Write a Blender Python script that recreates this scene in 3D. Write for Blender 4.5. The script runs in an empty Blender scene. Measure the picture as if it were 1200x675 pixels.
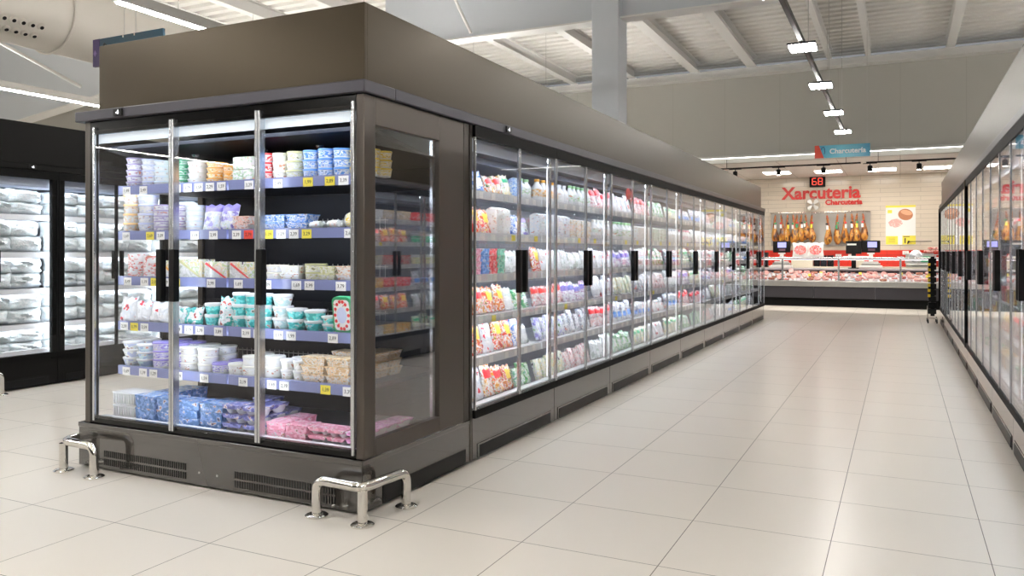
import bpy, math, random
from mathutils import Vector, Matrix
random.seed(7)
LED, LAMP, PANEL, FLOORR, EXPOSURE = 25., 88., 22., .28, .1
PI = math.pi
C = bpy.context.scene.collection
SC = bpy.context.scene

# ------------------------------------------------------------------ materials
def mat(name, col, rough=.5, metal=0., spec=.5, emit=None, es=0., coat=0., alpha=None):
    m = bpy.data.materials.new(name); m.use_nodes = True
    b = m.node_tree.nodes['Principled BSDF']
    b.inputs['Base Color'].default_value = (*col, 1)
    b.inputs['Roughness'].default_value = rough
    b.inputs['Metallic'].default_value = metal
    b.inputs['Specular IOR Level'].default_value = spec
    b.inputs['Coat Weight'].default_value = coat
    if emit:
        b.inputs['Emission Color'].default_value = (*emit, 1)
        b.inputs['Emission Strength'].default_value = es
    return m

def nd(m, t, **kw):
    n = m.node_tree.nodes.new(t)
    for k, v in kw.items(): setattr(n, k, v)
    return n
def lk(m, a, b): m.node_tree.links.new(a, b)
def bsdf(m): return m.node_tree.nodes['Principled BSDF']
def math_node(m, op, a, b=None, c=None):
    n = nd(m, 'ShaderNodeMath', operation=op)
    for i, v in enumerate((a, b, c)):
        if v is None: continue
        if isinstance(v, (int, float)): n.inputs[i].default_value = v
        else: lk(m, v, n.inputs[i])
    return n.outputs[0]
def mixcol(m, fac, a, b):
    n = nd(m, 'ShaderNodeMix', data_type='RGBA')
    if isinstance(fac, (int, float)): n.inputs[0].default_value = fac
    else: lk(m, fac, n.inputs[0])
    for s, v in ((n.inputs[6], a), (n.inputs[7], b)):
        if isinstance(v, tuple): s.default_value = (*v, 1)
        else: lk(m, v, s)
    return n.outputs[2]

def pack(name, stops, scale=14., rough=.28, stretch=(1, 1, 1), coat=.3, bump=0., detail=1.5):
    """printed wrapper: hard-edged patches of a few colours, shuffled from one pack to the next"""
    m = mat(name, stops[0][1], rough, coat=coat)
    tc = nd(m, 'ShaderNodeTexCoord'); oi = nd(m, 'ShaderNodeObjectInfo')
    mp = nd(m, 'ShaderNodeMapping'); mp.inputs['Scale'].default_value = stretch
    lk(m, tc.outputs['Object'], mp.inputs['Vector'])
    nz = nd(m, 'ShaderNodeTexNoise', noise_dimensions='4D')
    nz.inputs['Scale'].default_value = scale; nz.inputs['Detail'].default_value = detail
    lk(m, mp.outputs[0], nz.inputs['Vector'])
    lk(m, math_node(m, 'MULTIPLY', oi.outputs['Random'], 40.), nz.inputs['W'])
    cr = nd(m, 'ShaderNodeValToRGB'); cr.color_ramp.interpolation = 'CONSTANT'
    el = cr.color_ramp.elements
    while len(el) > 1: el.remove(el[-1])
    el[0].position = stops[0][0]; el[0].color = (*stops[0][1], 1)
    for p, c in stops[1:]:
        e = el.new(p); e.color = (*c, 1)
    lk(m, nz.outputs['Fac'], cr.inputs[0])
    lk(m, cr.outputs[0], bsdf(m).inputs['Base Color'])
    if bump:
        n2 = nd(m, 'ShaderNodeTexNoise', noise_dimensions='4D'); n2.inputs['Scale'].default_value = scale * 1.6
        n2.inputs['Detail'].default_value = 3.; n2.inputs['Distortion'].default_value = 1.2
        lk(m, tc.outputs['Object'], n2.inputs['Vector'])
        lk(m, math_node(m, 'MULTIPLY', oi.outputs['Random'], 23.), n2.inputs['W'])
        bp = nd(m, 'ShaderNodeBump'); bp.inputs['Strength'].default_value = bump; bp.inputs['Distance'].default_value = .02
        lk(m, n2.outputs['Fac'], bp.inputs['Height']); lk(m, bp.outputs[0], bsdf(m).inputs['Normal'])
    return m

W = (.85, .86, .88)
M = {}
M['bronze'] = mat('bronze_grey_coated_steel', (.085, .074, .066), .32, .7)
M['bronze_side'] = mat('bronze_grey_door_stile', (.10, .086, .076), .36, .75)
M['plinth'] = mat('plinth_gloss_bronze', (.045, .040, .036), .09, .0, coat=1.)
bsdf(M['plinth']).inputs['Coat Roughness'].default_value = .05
M['canopy'] = mat('canopy_olive_bronze', (.046, .035, .021), .36, .75)
M['cornice'] = mat('cornice_slate', (.066, .064, .076), .38, .7)
M['black'] = mat('black_plastic', (.004, .004, .0045), .4, spec=.2)
M['blackgloss'] = mat('black_gloss_glass_border', (.003, .003, .0035), .15, spec=.2)
M['navy'] = mat('dark_navy_liner', (.007, .008, .016), .35, spec=.3)
M['liner'] = mat('white_liner', (.72, .74, .8), .35)
M['linergrey'] = mat('grey_case_liner', (.17, .175, .21), .4)
M['duct_liner'] = mat('pale_blue_air_duct', (.4, .45, .56), .35)
M['shelf'] = mat('grey_shelf_steel', (.05, .054, .075), .35)
M['shelf_white'] = mat('white_shelf_steel', (.75, .76, .8), .35)
M['rail'] = mat('lavender_price_rail', (.22, .25, .48), .25)
M['rail_white'] = mat('white_price_rail', (.8, .82, .86), .25)
M['tag'] = mat('white_card', (.88, .88, .88), .5)
M['tagy'] = mat('yellow_card', (.86, .74, .08), .5)
M['tagr'] = mat('red_card', (.75, .06, .04), .5)
M['ink'] = mat('black_ink', (.02, .02, .02), .6)
M['alu'] = mat('brushed_aluminium', (.72, .74, .77), .25, .9)
M['chrome'] = mat('polished_steel', (.86, .84, .8), .07, 1.)
M['steel'] = mat('satin_steel', (.55, .54, .52), .3, .9)
M['led'] = mat('led_tube_cool', (1, 1, 1), .4, emit=(.86, .93, 1.), es=LED)
M['lamp'] = mat('lamp_diffuser', (1, 1, 1), .4, emit=(1., .98, .95), es=LAMP)
M['lamp2'] = mat('square_lamp_strip', (1, 1, 1), .4, emit=(1., .97, .93), es=90.)
M['ledpink'] = mat('pinkish_counter_tube', (1, 1, 1), .4, emit=(1., .84, .88), es=4.)
M['lampup_added'] = mat('added_uplight_glow', (1, 1, 1), .4, emit=(1., .97, .92), es=LAMP * 2.)  # glow of the unseen strips added to brighten the roof
M['lampline'] = mat('lamp_line_diffuser', (1, 1, 1), .4, emit=(1., .97, .92), es=5.)
M['ledthin'] = mat('led_thin_line', (1, 1, 1), .4, emit=(.9, .94, 1.), es=2.)
M['darkwall'] = mat('dark_shop_end', (.05, .048, .045), .6)
M['panelsteel'] = mat('satin_wall_steel', (.42, .4, .37), .38, .6)
M['lampwarm'] = mat('warm_ceiling_panel', (1, 1, 1), .4, emit=(1., .93, .84), es=PANEL)
M['white'] = mat('white_paint', (.84, .83, .81), .5)
M['deck'] = mat('cream_corrugated_deck', (.84, .82, .78), .45)
M['gird'] = mat('pale_grey_girder_paint', (.66, .69, .73), .5)
M['ductm'] = mat('warm_white_duct', (.66, .62, .56), .4)
M['lampbody'] = mat('white_lamp_housing', (.7, .69, .66), .4)
M['red'] = mat('sign_red', (.62, .025, .02), .4)
M['grey'] = mat('dark_grey_counter_panel', (.03, .028, .033), .4, spec=.3)
M['toe'] = mat('black_toe_kick', (.004, .0038, .0035), .55, spec=.12)
M['blackmatt'] = mat('black_rubber_border', (.003, .003, .003), .6, spec=.1)
M['screen'] = mat('lit_screen', (.1, .1, .2), .3, emit=(.42, .42, 1.), es=1.2)
M['ledred'] = mat('red_led_digits', (.8, .05, .03), .4, emit=(1., .08, .05), es=1.5)
M['ledwhite'] = mat('white_led_digits', (.9, .9, .9), .4, emit=(.9, .92, 1.), es=1.5)
M['yellow'] = mat('yellow_plastic', (.82, .58, .03), .4)
M['rubber'] = mat('black_rubber', (.015, .015, .015), .6)
M['paper'] = mat('white_paper', (.85, .85, .83), .5)
M['cutlery'] = mat('cutting_board_cream', (.78, .72, .6), .5)
M['green'] = mat('green_plastic', (.05, .35, .16), .4)

def glass(name, tint=(1, 1, 1), ior=1.45, gl=1.):
    m = bpy.data.materials.new(name); m.use_nodes = True
    t = m.node_tree; t.nodes.clear()
    out = nd(m, 'ShaderNodeOutputMaterial'); mx = nd(m, 'ShaderNodeMixShader')
    tr = nd(m, 'ShaderNodeBsdfTransparent'); tr.inputs[0].default_value = (*tint, 1)
    gs = nd(m, 'ShaderNodeBsdfGlossy'); gs.inputs['Roughness'].default_value = .0
    gs.inputs['Color'].default_value = (gl, gl, gl, 1)
    ge = nd(m, 'ShaderNodeNewGeometry'); fr = nd(m, 'ShaderNodeFresnel')
    # both faces of the sheet see air outside
    lk(m, math_node(m, 'ADD', math_node(m, 'MULTIPLY', ge.outputs['Backfacing'], 1. / ior - ior), ior), fr.inputs['IOR'])
    lk(m, fr.outputs[0], mx.inputs[0]); lk(m, tr.outputs[0], mx.inputs[1]); lk(m, gs.outputs[0], mx.inputs[2])
    lk(m, mx.outputs[0], out.inputs[0])
    return m
M['glass'] = glass('door_glass', ior=1.32)
M['sideglass'] = glass('coated_side_glass', ior=2.7)
M['film'] = glass('counter_glass', (.98, .99, .99), 1.25)

M['leddim'] = mat('led_diffuser_cover', (.8, .85, .9), .4, emit=(.75, .88, 1.), es=.55)

def groove_mat(name, col, groove, sx, sy, ox, oy, ax, ay, width, rough, var=.03, bump=.25, stagger=0.):
    """tiles laid on a grid of real size; ax/ay pick which object axes carry the grid"""
    m = mat(name, col, rough)
    tc = nd(m, 'ShaderNodeTexCoord'); sp = nd(m, 'ShaderNodeSeparateXYZ')
    lk(m, tc.outputs['Object'], sp.inputs[0])
    u = math_node(m, 'DIVIDE', math_node(m, 'SUBTRACT', sp.outputs[ax], ox), sx)
    v = math_node(m, 'DIVIDE', math_node(m, 'SUBTRACT', sp.outputs[ay], oy), sy)
    fv = math_node(m, 'FLOOR', v)
    if stagger: u = math_node(m, 'ADD', u, math_node(m, 'MULTIPLY', fv, stagger))
    def edge(w, s):
        f = math_node(m, 'FRACT', w)
        d = math_node(m, 'MINIMUM', f, math_node(m, 'SUBTRACT', 1., f))
        return math_node(m, 'MULTIPLY', d, s)
    d = math_node(m, 'MINIMUM', edge(u, sx), edge(v, sy))
    g = math_node(m, 'LESS_THAN', d, width * .5)
    cb = nd(m, 'ShaderNodeCombineXYZ'); lk(m, math_node(m, 'FLOOR', u), cb.inputs[0]); lk(m, fv, cb.inputs[1])
    wn = nd(m, 'ShaderNodeTexWhiteNoise', noise_dimensions='3D'); lk(m, cb.outputs[0], wn.inputs['Vector'])
    nz = nd(m, 'ShaderNodeTexNoise'); nz.inputs['Scale'].default_value = 2.2; nz.inputs['Detail'].default_value = 5.
    lk(m, tc.outputs['Object'], nz.inputs['Vector'])
    k = math_node(m, 'ADD', math_node(m, 'MULTIPLY', wn.outputs['Value'], .55), math_node(m, 'MULTIPLY', nz.outputs['Fac'], .45))
    c2 = mixcol(m, k, tuple(x * (1 - var) for x in col), tuple(min(1, x * (1 + var)) for x in col))
    lk(m, mixcol(m, g, c2, groove), bsdf(m).inputs['Base Color'])
    bp = nd(m, 'ShaderNodeBump', invert=True); bp.inputs['Strength'].default_value = bump; bp.inputs['Distance'].default_value = .002
    lk(m, g, bp.inputs['Height']); lk(m, bp.outputs[0], bsdf(m).inputs['Normal'])
    return m
M['floor'] = groove_mat('polished_cream_floor_tile', (.79, .745, .68), (.12, .10, .08), .6, .6, .33, 3.715, 0, 1, .0036, FLOORR, .02)
M['walltile'] = groove_mat('glossy_cream_wall_tile', (.70, .62, .51), (.42, .36, .29), .9, .11, 0, 0, 0, 2, .007, .18, .05, stagger=.5)
M['redtile'] = groove_mat('red_wall_tile', (.62, .035, .02), (.35, .02, .015), .3, .15, 0, 0, 0, 2, .005, .25, .1)
bsdf(M['floor']).inputs['Specular IOR Level'].default_value = .4
M['uwall'] = groove_mat('warm_grey_sandwich_panel', (.52, .51, .47), (.46, .45, .41), 1.15, 40, 0, -10, 0, 2, .012, .55, .02)
M['dropceil'] = groove_mat('white_ceiling_tile', (.8, .77, .72), (.5, .47, .43), 1.2, .6, 0, 0, 0, 1, .015, .6, .02)

# wrappers and pots
M['tubw'] = mat('white_tub_plastic', (.76, .77, .79), .3)
M['ledcorner'] = mat('led_tube_corner_case', (1, 1, 1), .4, emit=(.84, .92, 1.), es=LED * .72)
LID = dict(purple=(.42, .36, .6), lilac=(.62, .68, .9), ice=(.72, .82, .93), green=(.03, .42, .2), clear=(.8, .84, .84), orange=(.9, .45, .08),
           red=(.75, .04, .05), cream=(.85, .83, .7), olive=(.62, .62, .34), blue=(.12, .3, .72), yellow=(.85, .62, .08), sunny=(.9, .62, .3),
           violet=(.26, .22, .6), teal=(.05, .5, .5), tealw=(.6, .82, .84), bluew=(.45, .6, .85), ivory=(.84, .84, .78), caramel=(.72, .5, .28),
           peach=(.85, .6, .45), mint=(.2, .6, .45), salmon=(.8, .45, .38), white=W, sky=(.1, .22, .5), indigo=(.12, .13, .4), pink=(.8, .3, .42),
           pinkp=(.7, .28, .55), greenw=(.35, .62, .32), redband=(.75, .08, .06), redw=(.78, .1, .1), grey=(.5, .52, .55))
SOLID = ('blue', 'yellow', 'teal', 'orange', 'olive', 'red', 'violet', 'green', 'caramel', 'salmon')
for k, c in LID.items():
    M['lid_' + k] = mat(k + '_lid_plastic', c, .28)
    d = tuple(x * .5 for x in c)
    M['lab_' + k] = pack(k + '_printed_label', [(0, c), (.44, W), (.53, tuple(min(1, x * 1.2 + .05) for x in c)), (.6, W), (.66, d)] if k in SOLID else [(0, W), (.52, c), (.58, W), (.63, d), (.66, (.75, .3, .2))], 48., .3, (1, 1, 1.7))
    M['box_' + k] = pack(k + '_printed_wrap', [(0, c), (.47, tuple(min(1, x * 1.35 + .12) for x in c)), (.6, W), (.65, (.72, .33, .2)), (.69, d)], 36., .3, (1, 1, 1.3), bump=.12)
def bag(name, a, b, c, d, sc=26., bump=.9): M['bag_' + name] = pack(name + '_film_wrap', [(0, a), (.41, b), (.48, W), (.54, c), (.60, W), (.63, d), (.68, (.12, .12, .14))], sc, .16, coat=.6, bump=bump, detail=2.5)
bag('red', (.62, .03, .03), (.8, .3, .1), (.75, .1, .06), (.85, .62, .12))
bag('orange', (.85, .4, .05), (.9, .72, .5), (.82, .25, .08), (.3, .45, .15))
bag('blue', (.06, .15, .55), (.25, .4, .8), (.12, .25, .62), (.85, .65, .15))
bag('violet', (.3, .26, .68), (.6, .62, .9), (.75, .85, .95), (.3, .5, .2))
bag('green', (.06, .3, .12), (.35, .6, .3), (.15, .5, .3), (.75, .8, .5))
bag('teal', (.04, .42, .4), (.1, .55, .5), (.7, .85, .85), (.7, .15, .12))
bag('redw', (.8, .82, .84), (.86, .87, .9), (.8, .84, .9), (.75, .04, .07), 17.)
bag('clear', (.5, .56, .52), (.78, .82, .82), (.68, .72, .7), (.8, .8, .78), 18.)
bag('pinkham', (.85, .84, .84), (.82, .52, .5), (.75, .35, .36), (.5, .12, .12))
bag('cheese', (.85, .83, .75), (.86, .76, .45), (.6, .72, .42), (.8, .8, .82))
bag('mauve', (.62, .52, .68), (.85, .84, .9), (.55, .3, .5), (.75, .72, .85))
bag('grey', (.5, .5, .55), (.8, .82, .85), (.3, .33, .45), (.75, .3, .25))
M['ice'] = pack('frosted_clear_bag_film', [(0, (.66, .76, .79)), (.36, (.82, .89, .91)), (.46, (.88, .92, .94)), (.56, (.76, .85, .87)), (.64, (.92, .95, .96))], 26., .3, coat=.3, bump=.45, detail=4.)
M['meat'] = pack('cured_meat_slices', [(0, (.45, .08, .07)), (.42, (.7, .25, .22)), (.5, (.82, .48, .45)), (.6, (.85, .7, .62)), (.66, (.55, .12, .1))], 30., .25)
M['mortadella'] = pack('pink_cooked_meat', [(0, (.82, .42, .38)), (.56, (.86, .6, .55)), (.64, (.9, .8, .75))], 40., .3)
M['salami'] = pack('dark_salami_casing', [(0, (.32, .1, .06)), (.5, (.5, .2, .12)), (.62, (.7, .5, .4))], 30., .4)
M['ham'] = pack('cured_ham_skin', [(0, (.07, .025, .012)), (.42, (.3, .1, .018)), (.49, (.5, .2, .025)), (.57, (.6, .32, .06)), (.64, (.14, .05, .02))], 13., .28, (1, 1, .5))
M['hamtop'] = pack('ham_shank_wrap', [(0, (.12, .04, .02)), (.45, (.45, .17, .03)), (.55, (.35, .05, .02))], 20., .35)
M['print'] = pack('red_print_on_white_paper', [(0, (.8, .1, .1)), (.47, (.87, .75, .74)), (.52, (.72, .06, .08)), (.6, (.85, .3, .25))], 20., .4)

# ------------------------------------------------------------------ mesh building
class MB:
    def __init__(s): s.v = []; s.f = []; s.m = []
    def add(s, vs, fs, mi=0, T=None):
        o = len(s.v)
        s.v += [tuple(T @ Vector(v)) for v in vs] if T else [tuple(v) for v in vs]
        s.f += [tuple(i + o for i in f) for f in fs]; s.m += [mi] * len(fs)
        return s
    def box(s, x0, x1, y0, y1, z0, z1, mi=0, T=None, tx=0., ty=0.):
        """tx, ty pull the lower rim in (a tapered tray)"""
        vs = [(x0 + tx, y0 + ty, z0), (x1 - tx, y0 + ty, z0), (x1 - tx, y1 - ty, z0), (x0 + tx, y1 - ty, z0), (x0, y0, z1), (x1, y0, z1), (x1, y1, z1), (x0, y1, z1)]
        return s.add(vs, [(3, 2, 1, 0), (4, 5, 6, 7), (0, 1, 5, 4), (1, 2, 6, 5), (2, 3, 7, 6), (3, 0, 4, 7)], mi, T)
    def lathe(s, prof, n=20, mi=0, T=None, mis=None, sx=1., sy=1.):
        """prof: (radius, z) from bottom to top, capped"""
        vs = []; fs = []
        for r, z in prof:
            for k in range(n):
                a = 2 * PI * k / n; vs.append((r * sx * math.cos(a), r * sy * math.sin(a), z))
        o = len(s.v)
        ms = []
        for i in range(len(prof) - 1):
            for k in range(n):
                k2 = (k + 1) % n
                fs.append((i * n + k, i * n + k2, (i + 1) * n + k2, (i + 1) * n + k)); ms.append(mis[i] if mis else mi)
        fs.append(tuple(range(n - 1, -1, -1))); ms.append(mis[0] if mis else mi)
        b = (len(prof) - 1) * n
        fs.append(tuple(b + k for k in range(n))); ms.append(mis[-1] if mis else mi)
        s.add(vs, fs, 0, T); s.m[-len(ms):] = ms
        return s
    def tube(s, pts, r, n=12, mi=0, rs=None):
        pts = [Vector(p) for p in pts]; rings = []
        up = Vector((0, 0, 1))
        t0 = (pts[1] - pts[0]).normalized()
        a = t0.orthogonal().normalized()
        for i, p in enumerate(pts):
            t = (pts[min(i + 1, len(pts) - 1)] - pts[max(i - 1, 0)]).normalized()
            a = (a - t * a.dot(t)).normalized(); b = t.cross(a)
            rr = rs[i] if rs else r
            rings.append([tuple(p + (a * math.cos(2 * PI * k / n) + b * math.sin(2 * PI * k / n)) * rr) for k in range(n)])
        vs = [v for g in rings for v in g]; fs = []
        for i in range(len(rings) - 1):
            for k in range(n):
                k2 = (k + 1) % n
                fs.append((i * n + k, i * n + k2, (i + 1) * n + k2, (i + 1) * n + k))
        fs.append(tuple(range(n - 1, -1, -1))); b = (len(rings) - 1) * n
        fs.append(tuple(b + k for k in range(n)))
        return s.add(vs, fs, mi)
    def prism(s, poly, y0, y1, mi=0, T=None):
        """poly in (x, z), extruded along y"""
        n = len(poly)
        vs = [(x, y0, z) for x, z in poly] + [(x, y1, z) for x, z in poly]
        fs = [tuple(range(n)), tuple(range(2 * n - 1, n - 1, -1))] + [(k, k + n, (k + 1) % n + n, (k + 1) % n) for k in range(n)]
        return s.add(vs, fs, mi, T)
    def mesh(s, name, mats, smooth=True, ang=.7):
        me = bpy.data.meshes.new(name); me.from_pydata(s.v, [], s.f)
        for m in mats: me.materials.append(M[m] if isinstance(m, str) else m)
        me.polygons.foreach_set('material_index', s.m)
        me.update(); 
        if smooth:
            me.shade_smooth(); me.set_sharp_from_angle(angle=ang)
        return me
    def obj(s, name, mats, parent=None, bev=0., **kw):
        if not isinstance(mats, (list, tuple)): mats = [mats]
        return link(name, s.mesh(name, mats, **kw), parent, bev=bev)

def link(name, me, parent=None, loc=(0, 0, 0), rot=(0, 0, 0), bev=0.):
    o = bpy.data.objects.new(name, me); C.objects.link(o)
    o.location = loc; o.rotation_euler = rot
    if parent: o.parent = parent
    if bev:
        b = o.modifiers.new('Bevel', 'BEVEL'); b.width = bev; b.segments = 2; b.limit_method = 'ANGLE'
    return o
def tag(o, label, cat, group=None, kind=None):
    o['label'] = label; o['category'] = cat
    if group: o['group'] = group
    if kind: o['kind'] = kind
    return o
def thing(name, label, cat, loc=(0, 0, 0), rz=0., group=None):
    o = bpy.data.objects.new(name, None); C.objects.link(o)
    o.location = loc; o.rotation_euler = (0, 0, rz); o.empty_display_size = .1
    return tag(o, label, cat, group)
def struct(o, label=None):
    o['kind'] = 'structure'
    if label: o['label'] = label
    return o
def copy_tree(o, parent=None):
    c = o.copy(); C.objects.link(c)
    if parent: c.parent = parent
    for ch in o.children: copy_tree(ch, c)
    return c
def text(name, body, size, mat_, parent=None, loc=(0, 0, 0), rot=(PI / 2, 0, 0), ext=.004, off=0., align='CENTER'):
    cu = bpy.data.curves.new(name, 'FONT'); cu.body = body; cu.size = size; cu.extrude = ext; cu.offset = off
    cu.align_x = align; cu.align_y = 'CENTER'; cu.resolution_u = 4
    cu.materials.append(M[mat_])
    o = bpy.data.objects.new(name, cu); C.objects.link(o)
    dg = bpy.context.evaluated_depsgraph_get()
    me = bpy.data.meshes.new_from_object(o.evaluated_get(dg)); bpy.data.objects.remove(o)
    o = bpy.data.objects.new(name, me); C.objects.link(o); o.location = loc; o.rotation_euler = rot
    if parent: o.parent = parent
    return o
ORD = 'first second third fourth fifth sixth seventh eighth ninth tenth eleventh twelfth thirteenth fourteenth fifteenth sixteenth seventeenth eighteenth nineteenth twentieth'.split() + ['twenty-' + w for w in 'first second third fourth fifth sixth seventh eighth ninth'.split()]
ROW = ['front', 'second', 'third', 'rear']
SHELF = ['top shelf', 'second shelf', 'third shelf', 'fourth shelf', 'fifth shelf', 'bottom deck']
ZS = [1.638, 1.373, 1.108, .845, .583, .29]

ITEMS=[
 (0,-4.107,0.162,5,'tub','purple',0.037,1),
 (0,-3.976,0.13,5,'tub','lilac',0.034,1),
 (0,-3.873,0.12,5,'tub','ice',0.031,1),
 (0,-3.737,0.11,5,'tub','green',0.031,1),
 (0,-3.602,0.16,4,'tub','clear',0.034,1),
 (0,-3.453,0.124,4,'tub','orange',0.031,1),
 (0,-3.331,0.108,3,'tub','orange',0.032,1),
 (0,-3.24,0.075,2,'carton','greenw',0.073,1),
 (0,-3.175,0.055,2,'carton','greenw',0.072,1),
 (0,-3.062,0.072,3,'tub','red',0.051,1),
 (0,-2.978,0.095,3,'tub','cream',0.05,1),
 (0,-2.879,0.116,3,'tub','olive',0.051,1),
 (0,-2.773,0.096,3,'tub','blue',0.051,1),
 (0,-2.675,0.1,3,'tub','blue',0.052,1),
 (0,-2.571,0.108,3,'tub','blue',0.051,1),
 (0,-2.471,0.08,3,'tub','yellow',0.046,1),
 (0,-2.382,0.088,3,'tub','yellow',0.046,1),
 (1,-4.136,0.104,4,'tub','sunny',0.058,1),
 (1,-4.008,0.151,4,'tub','lilac',0.057,1),
 (1,-3.88,0.12,5,'flat','purple',0.033,1),
 (1,-3.74,0.103,5,'flat','purple',0.032,1),
 (1,-3.615,0.148,5,'flat','ice',0.031,1),
 (1,-3.476,0.13,1,'pouch','violet',0.149,1),
 (1,-3.35,0.134,1,'pouch','violet',0.147,1),
 (1,-3.218,0.118,2,'tray','salmon',0.042,1),
 (1,-3.086,0.048,2,'tray','mint',0.042,1),
 (1,-2.985,0.154,2,'tray','blue',0.043,1),
 (1,-2.836,0.144,2,'tray','blue',0.043,1),
 (1,-2.711,0.106,1,'roll','cream',0.044,1),
 (1,-2.592,0.109,1,'roll','peach',0.048,1),
 (1,-2.5,0.075,1,'roll','yellow',0.087,1),
 (2,-4.093,0.147,3,'tin','redband',0.048,1),
 (2,-3.962,0.115,3,'tin','redband',0.045,1),
 (2,-3.776,0.145,1,'wedge','orange',0.099,1),
 (2,-3.599,0.194,1,'wedge','olive',0.107,1),
 (2,-3.408,0.174,1,'wedge','red',0.095,1),
 (2,-3.228,0.162,1,'wedge','redw',0.094,1),
 (2,-3.014,0.131,2,'flat','cream',0.041,1),
 (2,-2.882,0.133,2,'tray','cream',0.041,1),
 (2,-2.753,0.125,2,'flat','olive',0.045,1),
 (2,-2.636,0.11,2,'tray','olive',0.04,1),
 (2,-2.527,0.107,2,'tray','peach',0.041,1),
 (3,-4.159,0.134,1,'pouch','redw',0.143,1),
 (3,-4.03,0.138,1,'pouch','redw',0.121,1),
 (3,-3.894,0.163,1,'pouch','redw',0.12,1),
 (3,-3.73,0.11,1,'pouch','teal',0.098,1),
 (3,-3.619,0.141,1,'pouch','teal',0.097,1),
 (3,-3.473,0.098,2,'cup','teal',0.065,1),
 (3,-3.369,0.109,1,'pouch','teal',0.162,1),
 (3,-3.265,0.1,3,'cup','teal',0.066,1),
 (3,-3.178,0.074,3,'cup','teal',0.065,1),
 (3,-3.068,0.072,3,'cup','teal',0.065,1),
 (3,-2.973,0.118,3,'cup','tealw',0.064,1),
 (3,-2.879,0.116,2,'cup','teal',0.059,1),
 (3,-2.756,0.141,2,'cup','teal',0.056,1),
 (3,-2.647,0.099,2,'cup','teal',0.042,1),
 (3,-2.538,0.119,1,'plaque','green',0.188,1),
 (4,-4.136,0.119,3,'cup','lilac',0.049,1),
 (4,-4.016,0.123,3,'cup','bluew',0.045,1),
 (4,-3.887,0.134,3,'flat','violet',0.052,1),
 (4,-3.737,0.11,3,'flat','violet',0.051,1),
 (4,-3.659,0.128,3,'flat','ivory',0.046,1),
 (4,-3.522,0.145,3,'flat','ivory',0.045,1),
 (4,-3.414,0.11,1,'flat','violet',0.057,1),
 (4,-3.293,0.132,1,'flat','ivory',0.061,1),
 (4,-3.191,0.099,2,'flat','ivory',0.056,1),
 (4,-3.038,0.131,2,'flat','ivory',0.057,1),
 (4,-2.926,0.082,2,'cup','ivory',0.055,1),
 (4,-2.842,0.086,2,'cup','ivory',0.054,1),
 (4,-2.725,0.157,3,'tray','caramel',0.047,1),
 (4,-2.569,0.157,3,'tray','caramel',0.047,1),
 (5,-4.113,0.204,2,'crate','white',0.08,2),
 (5,-3.926,0.17,2,'brick','sky',0.079,3),
 (5,-3.769,0.144,2,'brick','sky',0.077,3),
 (5,-3.591,0.172,3,'brick','sky',0.051,3),
 (5,-3.418,0.173,3,'brick','sky',0.05,3),
 (5,-3.255,0.142,3,'boat','indigo',0.052,3),
 (5,-3.112,0.132,3,'boat','indigo',0.051,3),
 (5,-2.952,0.128,2,'brick','pink',0.045,2),
 (5,-2.812,0.141,2,'brick','pink',0.044,2),
 (5,-2.676,0.121,2,'boat','pink',0.043,2),
 (5,-2.554,0.122,2,'boat','pink',0.043,2),
 (5,-2.436,0.115,2,'boat','pinkp',0.042,2),
]

# ------------------------------------------------------------------ the hall
struct(MB().box(-17, 9, -10, 23, -.1, 0).obj('floor', 'floor', smooth=False))
struct(MB().box(-17, 9, 17.72, 17.85, 3.2, 5.08).obj('wall_upper', 'uwall', smooth=False))
struct(MB().box(-17, 9, 22, 22.15, 0, 3.4).obj('wall_back', 'walltile', smooth=False))
struct(MB().box(-17.15, -17, -10, 23, 0, 6).obj('wall_left', 'uwall', smooth=False))
struct(MB().box(9, 9.15, -10, 23, 0, 6).obj('wall_right', 'uwall', smooth=False))
struct(MB().box(-17, 9, -10.15, -10, 0, 6).obj('wall_front', 'darkwall', smooth=False))
struct(MB().box(-17, 9, 17.85, 22, 3.2, 3.28).obj('ceiling_lowered', 'dropceil', smooth=False))
# corrugated roof deck: ribs run along x
b = MB(); vs = []; fs = []
prof = []
y = -10.
while y < 18.2:
    prof += [(y, 5.42), (y + .13, 5.42), (y + .15, 5.50), (y + .25, 5.50), (y + .27, 5.42)]; y += .28
for yy, zz in prof: vs += [(-17, yy, zz), (9, yy, zz)]
fs = [(2 * i, 2 * i + 1, 2 * i + 3, 2 * i + 2) for i in range(len(prof) - 1)]
b.add(vs, fs); b.box(-17, 9, -10, 18.2, 5.65, 5.75)
struct(b.obj('ceiling', 'deck', smooth=False))
struct(MB().box(-17, 9, 17.5, 17.72, 5.06, 5.2).box(-17, 9, 17.42, 17.72, 5.04, 5.07).obj('beam_wall_top', 'white', smooth=False))
def ibeam_y(name, x, w, z0, z1, y0, y1):
    t = .015
    bb = MB().box(x - w / 2, x + w / 2, y0, y1, z0, z0 + t).box(x - w / 2, x + w / 2, y0, y1, z1 - t, z1).box(x - .006, x + .006, y0, y1, z0 + t, z1 - t)
    return struct(bb.obj(name, 'white', smooth=False))
for x, w in ((-6.89, .16), (-5.47, .16), (-4.05, .2), (-2.84, .2), (-1.3, .1), (-.575, .1), (.867, .16), (2.3, .16), (3.7, .16), (-8.3, .16), (-9.7, .16), (-11.1, .16), (-12.5, .16), (-14., .16)):
    ibeam_y('beam_purlin', x, w, 5.2, 5.42, -9.9, 17.6)
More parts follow.
